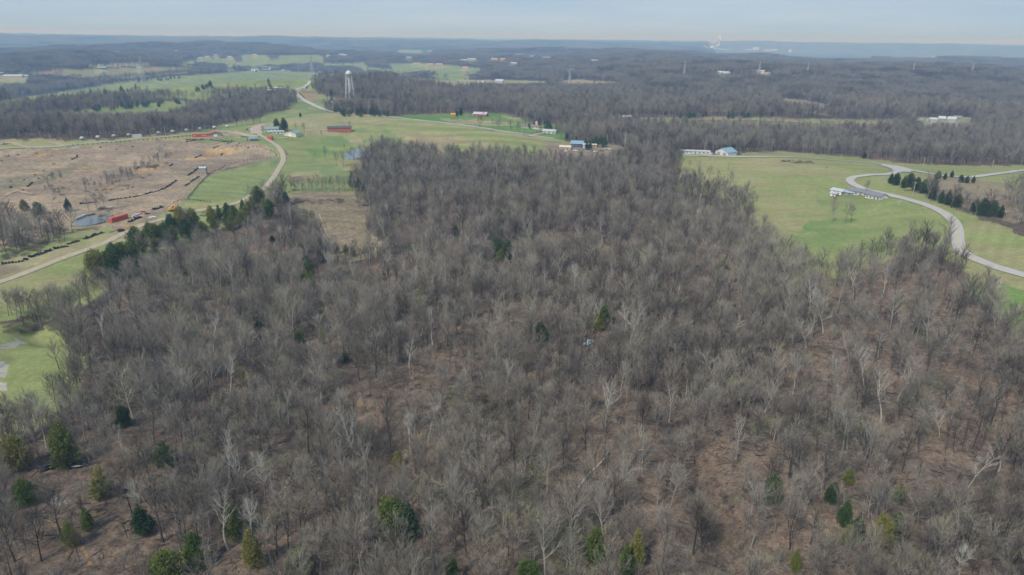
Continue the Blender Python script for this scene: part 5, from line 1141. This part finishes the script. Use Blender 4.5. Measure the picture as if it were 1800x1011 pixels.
TYPES = [('black tyre barrier in the dashed line across the near left strip', [[(-12,468),(0,466)],[(2,465),(42,459)],[(40,457),(50,456)],[(52,453),(90,440)],[(94,438),(121,433)],[(118,430),(139,424)],[(148,421),(181,409)]], 2, 'tyre barriers in the near dashed line'),
 ('black tyre barrier on the brown slopes of the dirt field', [[(126,281),(136,276)],[(136,276),(137,274)],[(84,309),(92,306)],[(48,329),(58,320)],[(38,336),(42,334)],[(66,315),(73,314)],[(40,317),(44,317)],[(16,319),(22,319)],[(18,330),(21,330)],[(75,300),(78,300)],[(60,308),(63,308)],[(93,289),(97,288)],[(31,273),(35,273)],[(63,270),(66,270)],[(8,275.5),(17,275)],[(2,283),(4,283)],
   [(232,258),(235,258)],[(176,260),(178,260)],[(204,262),(206,263)],[(240,297),(245,294)],[(298,292),(303,289)],[(232,330),(236,328)],[(212,334),(216,334)],[(243,311),(246,311)],[(343,278),(355,273)],[(388,274),(391,270)],[(407,258),(411,257)],[(374,261),(378,260)],[(376,260),(386,257)],[(434,261),(437,260)],[(413,263),(418,264)]], 1, 'tyre barriers on the dirt field'),
 ('long black tyre barrier snaking down the dirt field towards the pond', [[(140,359),(170,355)],[(190,353),(215,349)],[(217,349),(250,344)],[(252,343),(275,337)],[(277,336),(296,328)],[(297,327),(311,317)]], 1, 'tyre barriers in the long line above the pond'),
 ('black tyre barrier left of the scoring hut', [[(326,327),(334,322)],[(335,321),(350,311)],[(330,309),(340,303)],[(341,302),(350,295)],[(352,294),(358,292)]], 1, 'tyre barriers by the scoring hut'),
 ('black tyre barrier in front of the red pavilion', [[(326,246),(345,245)],[(327,250),(358,245.5)],[(368,246),(392,249)],[(393,250),(408,247.5)],[(399,253),(409,249)]], 1, 'tyre barriers by the red pavilion'),
 ('black tyre barrier on bare earth right of the red container', [[(227,391),(236,387)],[(237,386),(247,382)],[(256,377),(262,375.5)],[(268,370),(286,364)]], 2, 'tyre barriers right of the red container')]
for lb, segs, wide, grp in TYPES:
    for a, b in segs:
        A, B = at(*a), at(*b); A2, B2 = Vector(A[:2]), Vector(B[:2]); L_ = (B2-A2).length; n = max(2, int(L_/1.25)); m = MB()
        d = (B2-A2).normalized() if L_ > .1 else Vector((1, 0)); nn = Vector((-d.y, d.x))
        for k in range(n):
            for w_ in range(wide):
                for lv in range(RR.choice((1, 1, 2, 2, 3))):
                    q = A2.lerp(B2, (k+.5)/n)+nn*(RR.uniform(-.35, .35)+(w_-.5*(wide-1))*1.3); zz = hz(q.x, q.y)+lv*.4; tx = RR.uniform(-.12, .12)
                    m.add([(q.x+v[0]-A[0], q.y+v[1]-A[1], zz+v[2]+v[0]*tx-A[2]) for v in TY.v], TY.f)
        link('tyre_barrier', m.mesh('tyres', BLK), loc=tuple(A), label=lb, cat='tyre barrier', group=grp)

# ------------------------------------------------------------------ fallen logs
M_LOGP = C_('bleached log', (.50,.45,.38), noise=.1); M_LOGD = C_('dark fallen log', (.09,.075,.06), noise=.15)
for a, b, r, mt, lb in (((1008,866),(1072,795),.34,M_LOGP,'long pale fallen trunk lying across the leaf litter in the foreground'),((1238,748),(1268,768),.32,M_LOGD,'dark fallen log at the top of the bare curve'),((1175,824),(1208,846),.28,M_LOGD,'dark fallen log in the middle of the bare slope'),((1170,798),(1186,803),.2,M_LOGD,'short dark fallen log above the bare slope'),((1540,877),(1580,840),.25,M_LOGD,'slanting dark fallen log in the lower right wood'),
      ((1688,738),(1750,750),.3,M_LOGD,'long dark fallen log in the right wood'),((972,738),(990,743),.22,M_LOGD,'short dark log in the central wood'),((1225,988),(1285,1008),.26,M_LOGD,'dark log near the bottom edge'),((1302,858),(1320,868),.25,M_LOGD,'dark log left of a small evergreen'),((1122,792),(1158,793),.18,M_LOGP,'thin pale log lying level on the leaf litter'),((470,840),(540,862),.2,M_LOGD,'thin dark fallen log in the left foreground'),((1640,680),(1668,688),.25,M_LOGD,'dark log under the tall trees at the right')):
    A, B = at(*a), at(*b); A, B = Vector(A), Vector(B); n = 8; pts = []
    for k in range(n+1):
        q = A.lerp(B, k/n); pts.append((q.x+.25*math.sin(k*1.3), q.y+.2*math.sin(k*.9), hz(q.x, q.y)+r*.9))
    m = MB().tube(pts, [r*(1.1-.55*k/n) for k in range(n+1)], 8)
    for k in (4, 6): q = Vector(pts[k]); m.tube([tuple(q), tuple(q+Vector((RR.uniform(-1.5, 1.5), RR.uniform(-1.5, 1.5), 1.2)))], [.1, .03], 5)
    link('fallen_log', m.mesh('log', mt, True), label=lb, cat='log')

# ------------------------------------------------------------------ far works, chimney and steam
p = at(1300,91); 
for px, py, w, h, lb in ((1318,88,160,14,'pale factory halls beyond the river, left block'),(1328,87.5,90,40,'tall pale factory block beyond the river'),(1350,89.5,140,16,'pale factory halls beyond the river, middle block'),(1362,89,60,26,'pale factory tower block beyond the river'),(1388,92,30,46,'single pale chimney-like block at the wood edge')):
    p = at(px, py); e = link('factory', None, loc=tuple(p), label=lb, cat='factory'); link('hall', MB().box(0, 0, h/2-5, w, 60, h+10).box(w*.3, 0, h*.6, w*.2, 40, h).mesh('hall', WHT), e); link('roof', MB().box(0, 0, h+1.5, w+4, 64, 3).mesh('roof', LGR), e)
p = at(1262,83.5); q_ = 8000/math.hypot(p[0], p[1]); x, y = p[0]*q_, p[1]*q_; z = hz(x, y); p = (x, y, z); TOPZ = 112-13.2/FPX*8000
e = link('chimney_stack', None, loc=tuple(p), label='pale chimney under the steam plume beyond the river', cat='chimney'); link('shaft', MB().lathe([(9, -5), (5.5, TOPZ-z)], 16).mesh('shaft', GRYW), e); link('plinth', MB().box(30, 10, 20, 130, 60, 50).mesh('plinth', WHT), e)
M_STEAM = C_('white steam', (.8,.8,.8), rough=1, noise=.02, spec=0)
import bmesh
bm = bmesh.new(); s_ = proj(np.array([x, y, z]))[2][0]/FPX
for i in range(60):
    t = i/59
    if i < 22: q = i/21; cx = -.5*s_+RR.uniform(-1.3, 1.3)*s_; cz = (1+4.2*q)*s_; r = 1.7*s_*RR.uniform(.6, 1.0)
    elif i < 32: q = (i-22)/9; cx = (1.5+2.3*q)*s_; cz = (5+5*q)*s_; r = 1.1*s_*RR.uniform(.6, 1.0)
    else: q = (i-32)/27; cx = (4.2-2.6*q)*s_+RR.uniform(-1.6, 1.6)*s_; cz = (10+7*q)*s_; r = 2.1*s_*RR.uniform(.6, 1.0)*(1-.3*q)
    mt = Matrix.Translation((cx, RR.uniform(-2, 2)*s_, TOPZ-z+cz))@Matrix.Diagonal((r*RR.uniform(.8, 1.3), r, r*RR.uniform(.7, 1.0), 1))
    bmesh.ops.create_icosphere(bm, subdivisions=3, radius=1, matrix=mt)
for v in bm.verts:
    n_ = math.sin(v.co.x*.11+v.co.z*.07)*math.sin(v.co.z*.13+1)+.6*math.sin(v.co.x*.31+v.co.y*.23)*math.sin(v.co.z*.29); v.co += v.normal*n_*s_*.35
me = bpy.data.meshes.new('steam'); bm.to_mesh(me); bm.free(); me.materials.append(M_STEAM); me.polygons.foreach_set('use_smooth', np.ones(len(me.polygons), bool))
link('steam_smoke', me, loc=(x, y, z), kind='stuff', label='white steam plume rising beyond the far river')

# ------------------------------------------------------------------ haze
HB = MB().box(0, 0, (178-160)/2, 68600, 68600, 178+160)
hm = bpy.data.materials.new('haze'); hm.use_nodes = True; t = hm.node_tree; t.nodes.clear()
pv = N(t, 'ShaderNodeVolumePrincipled'); pv.inputs['Color'].default_value = (.32, .57, 1.0, 1); pv.inputs['Absorption Color'].default_value = (1, 1, 1, 1); pv.inputs['Density'].default_value = 1.85e-4; pv.inputs['Anisotropy'].default_value = 0.0
mo = N(t, 'ShaderNodeOutputMaterial'); t.links.new(pv.outputs[0], mo.inputs['Volume'])
link('haze', HB.mesh('haze', hm), kind='stuff', label='blue haze over the far hills')
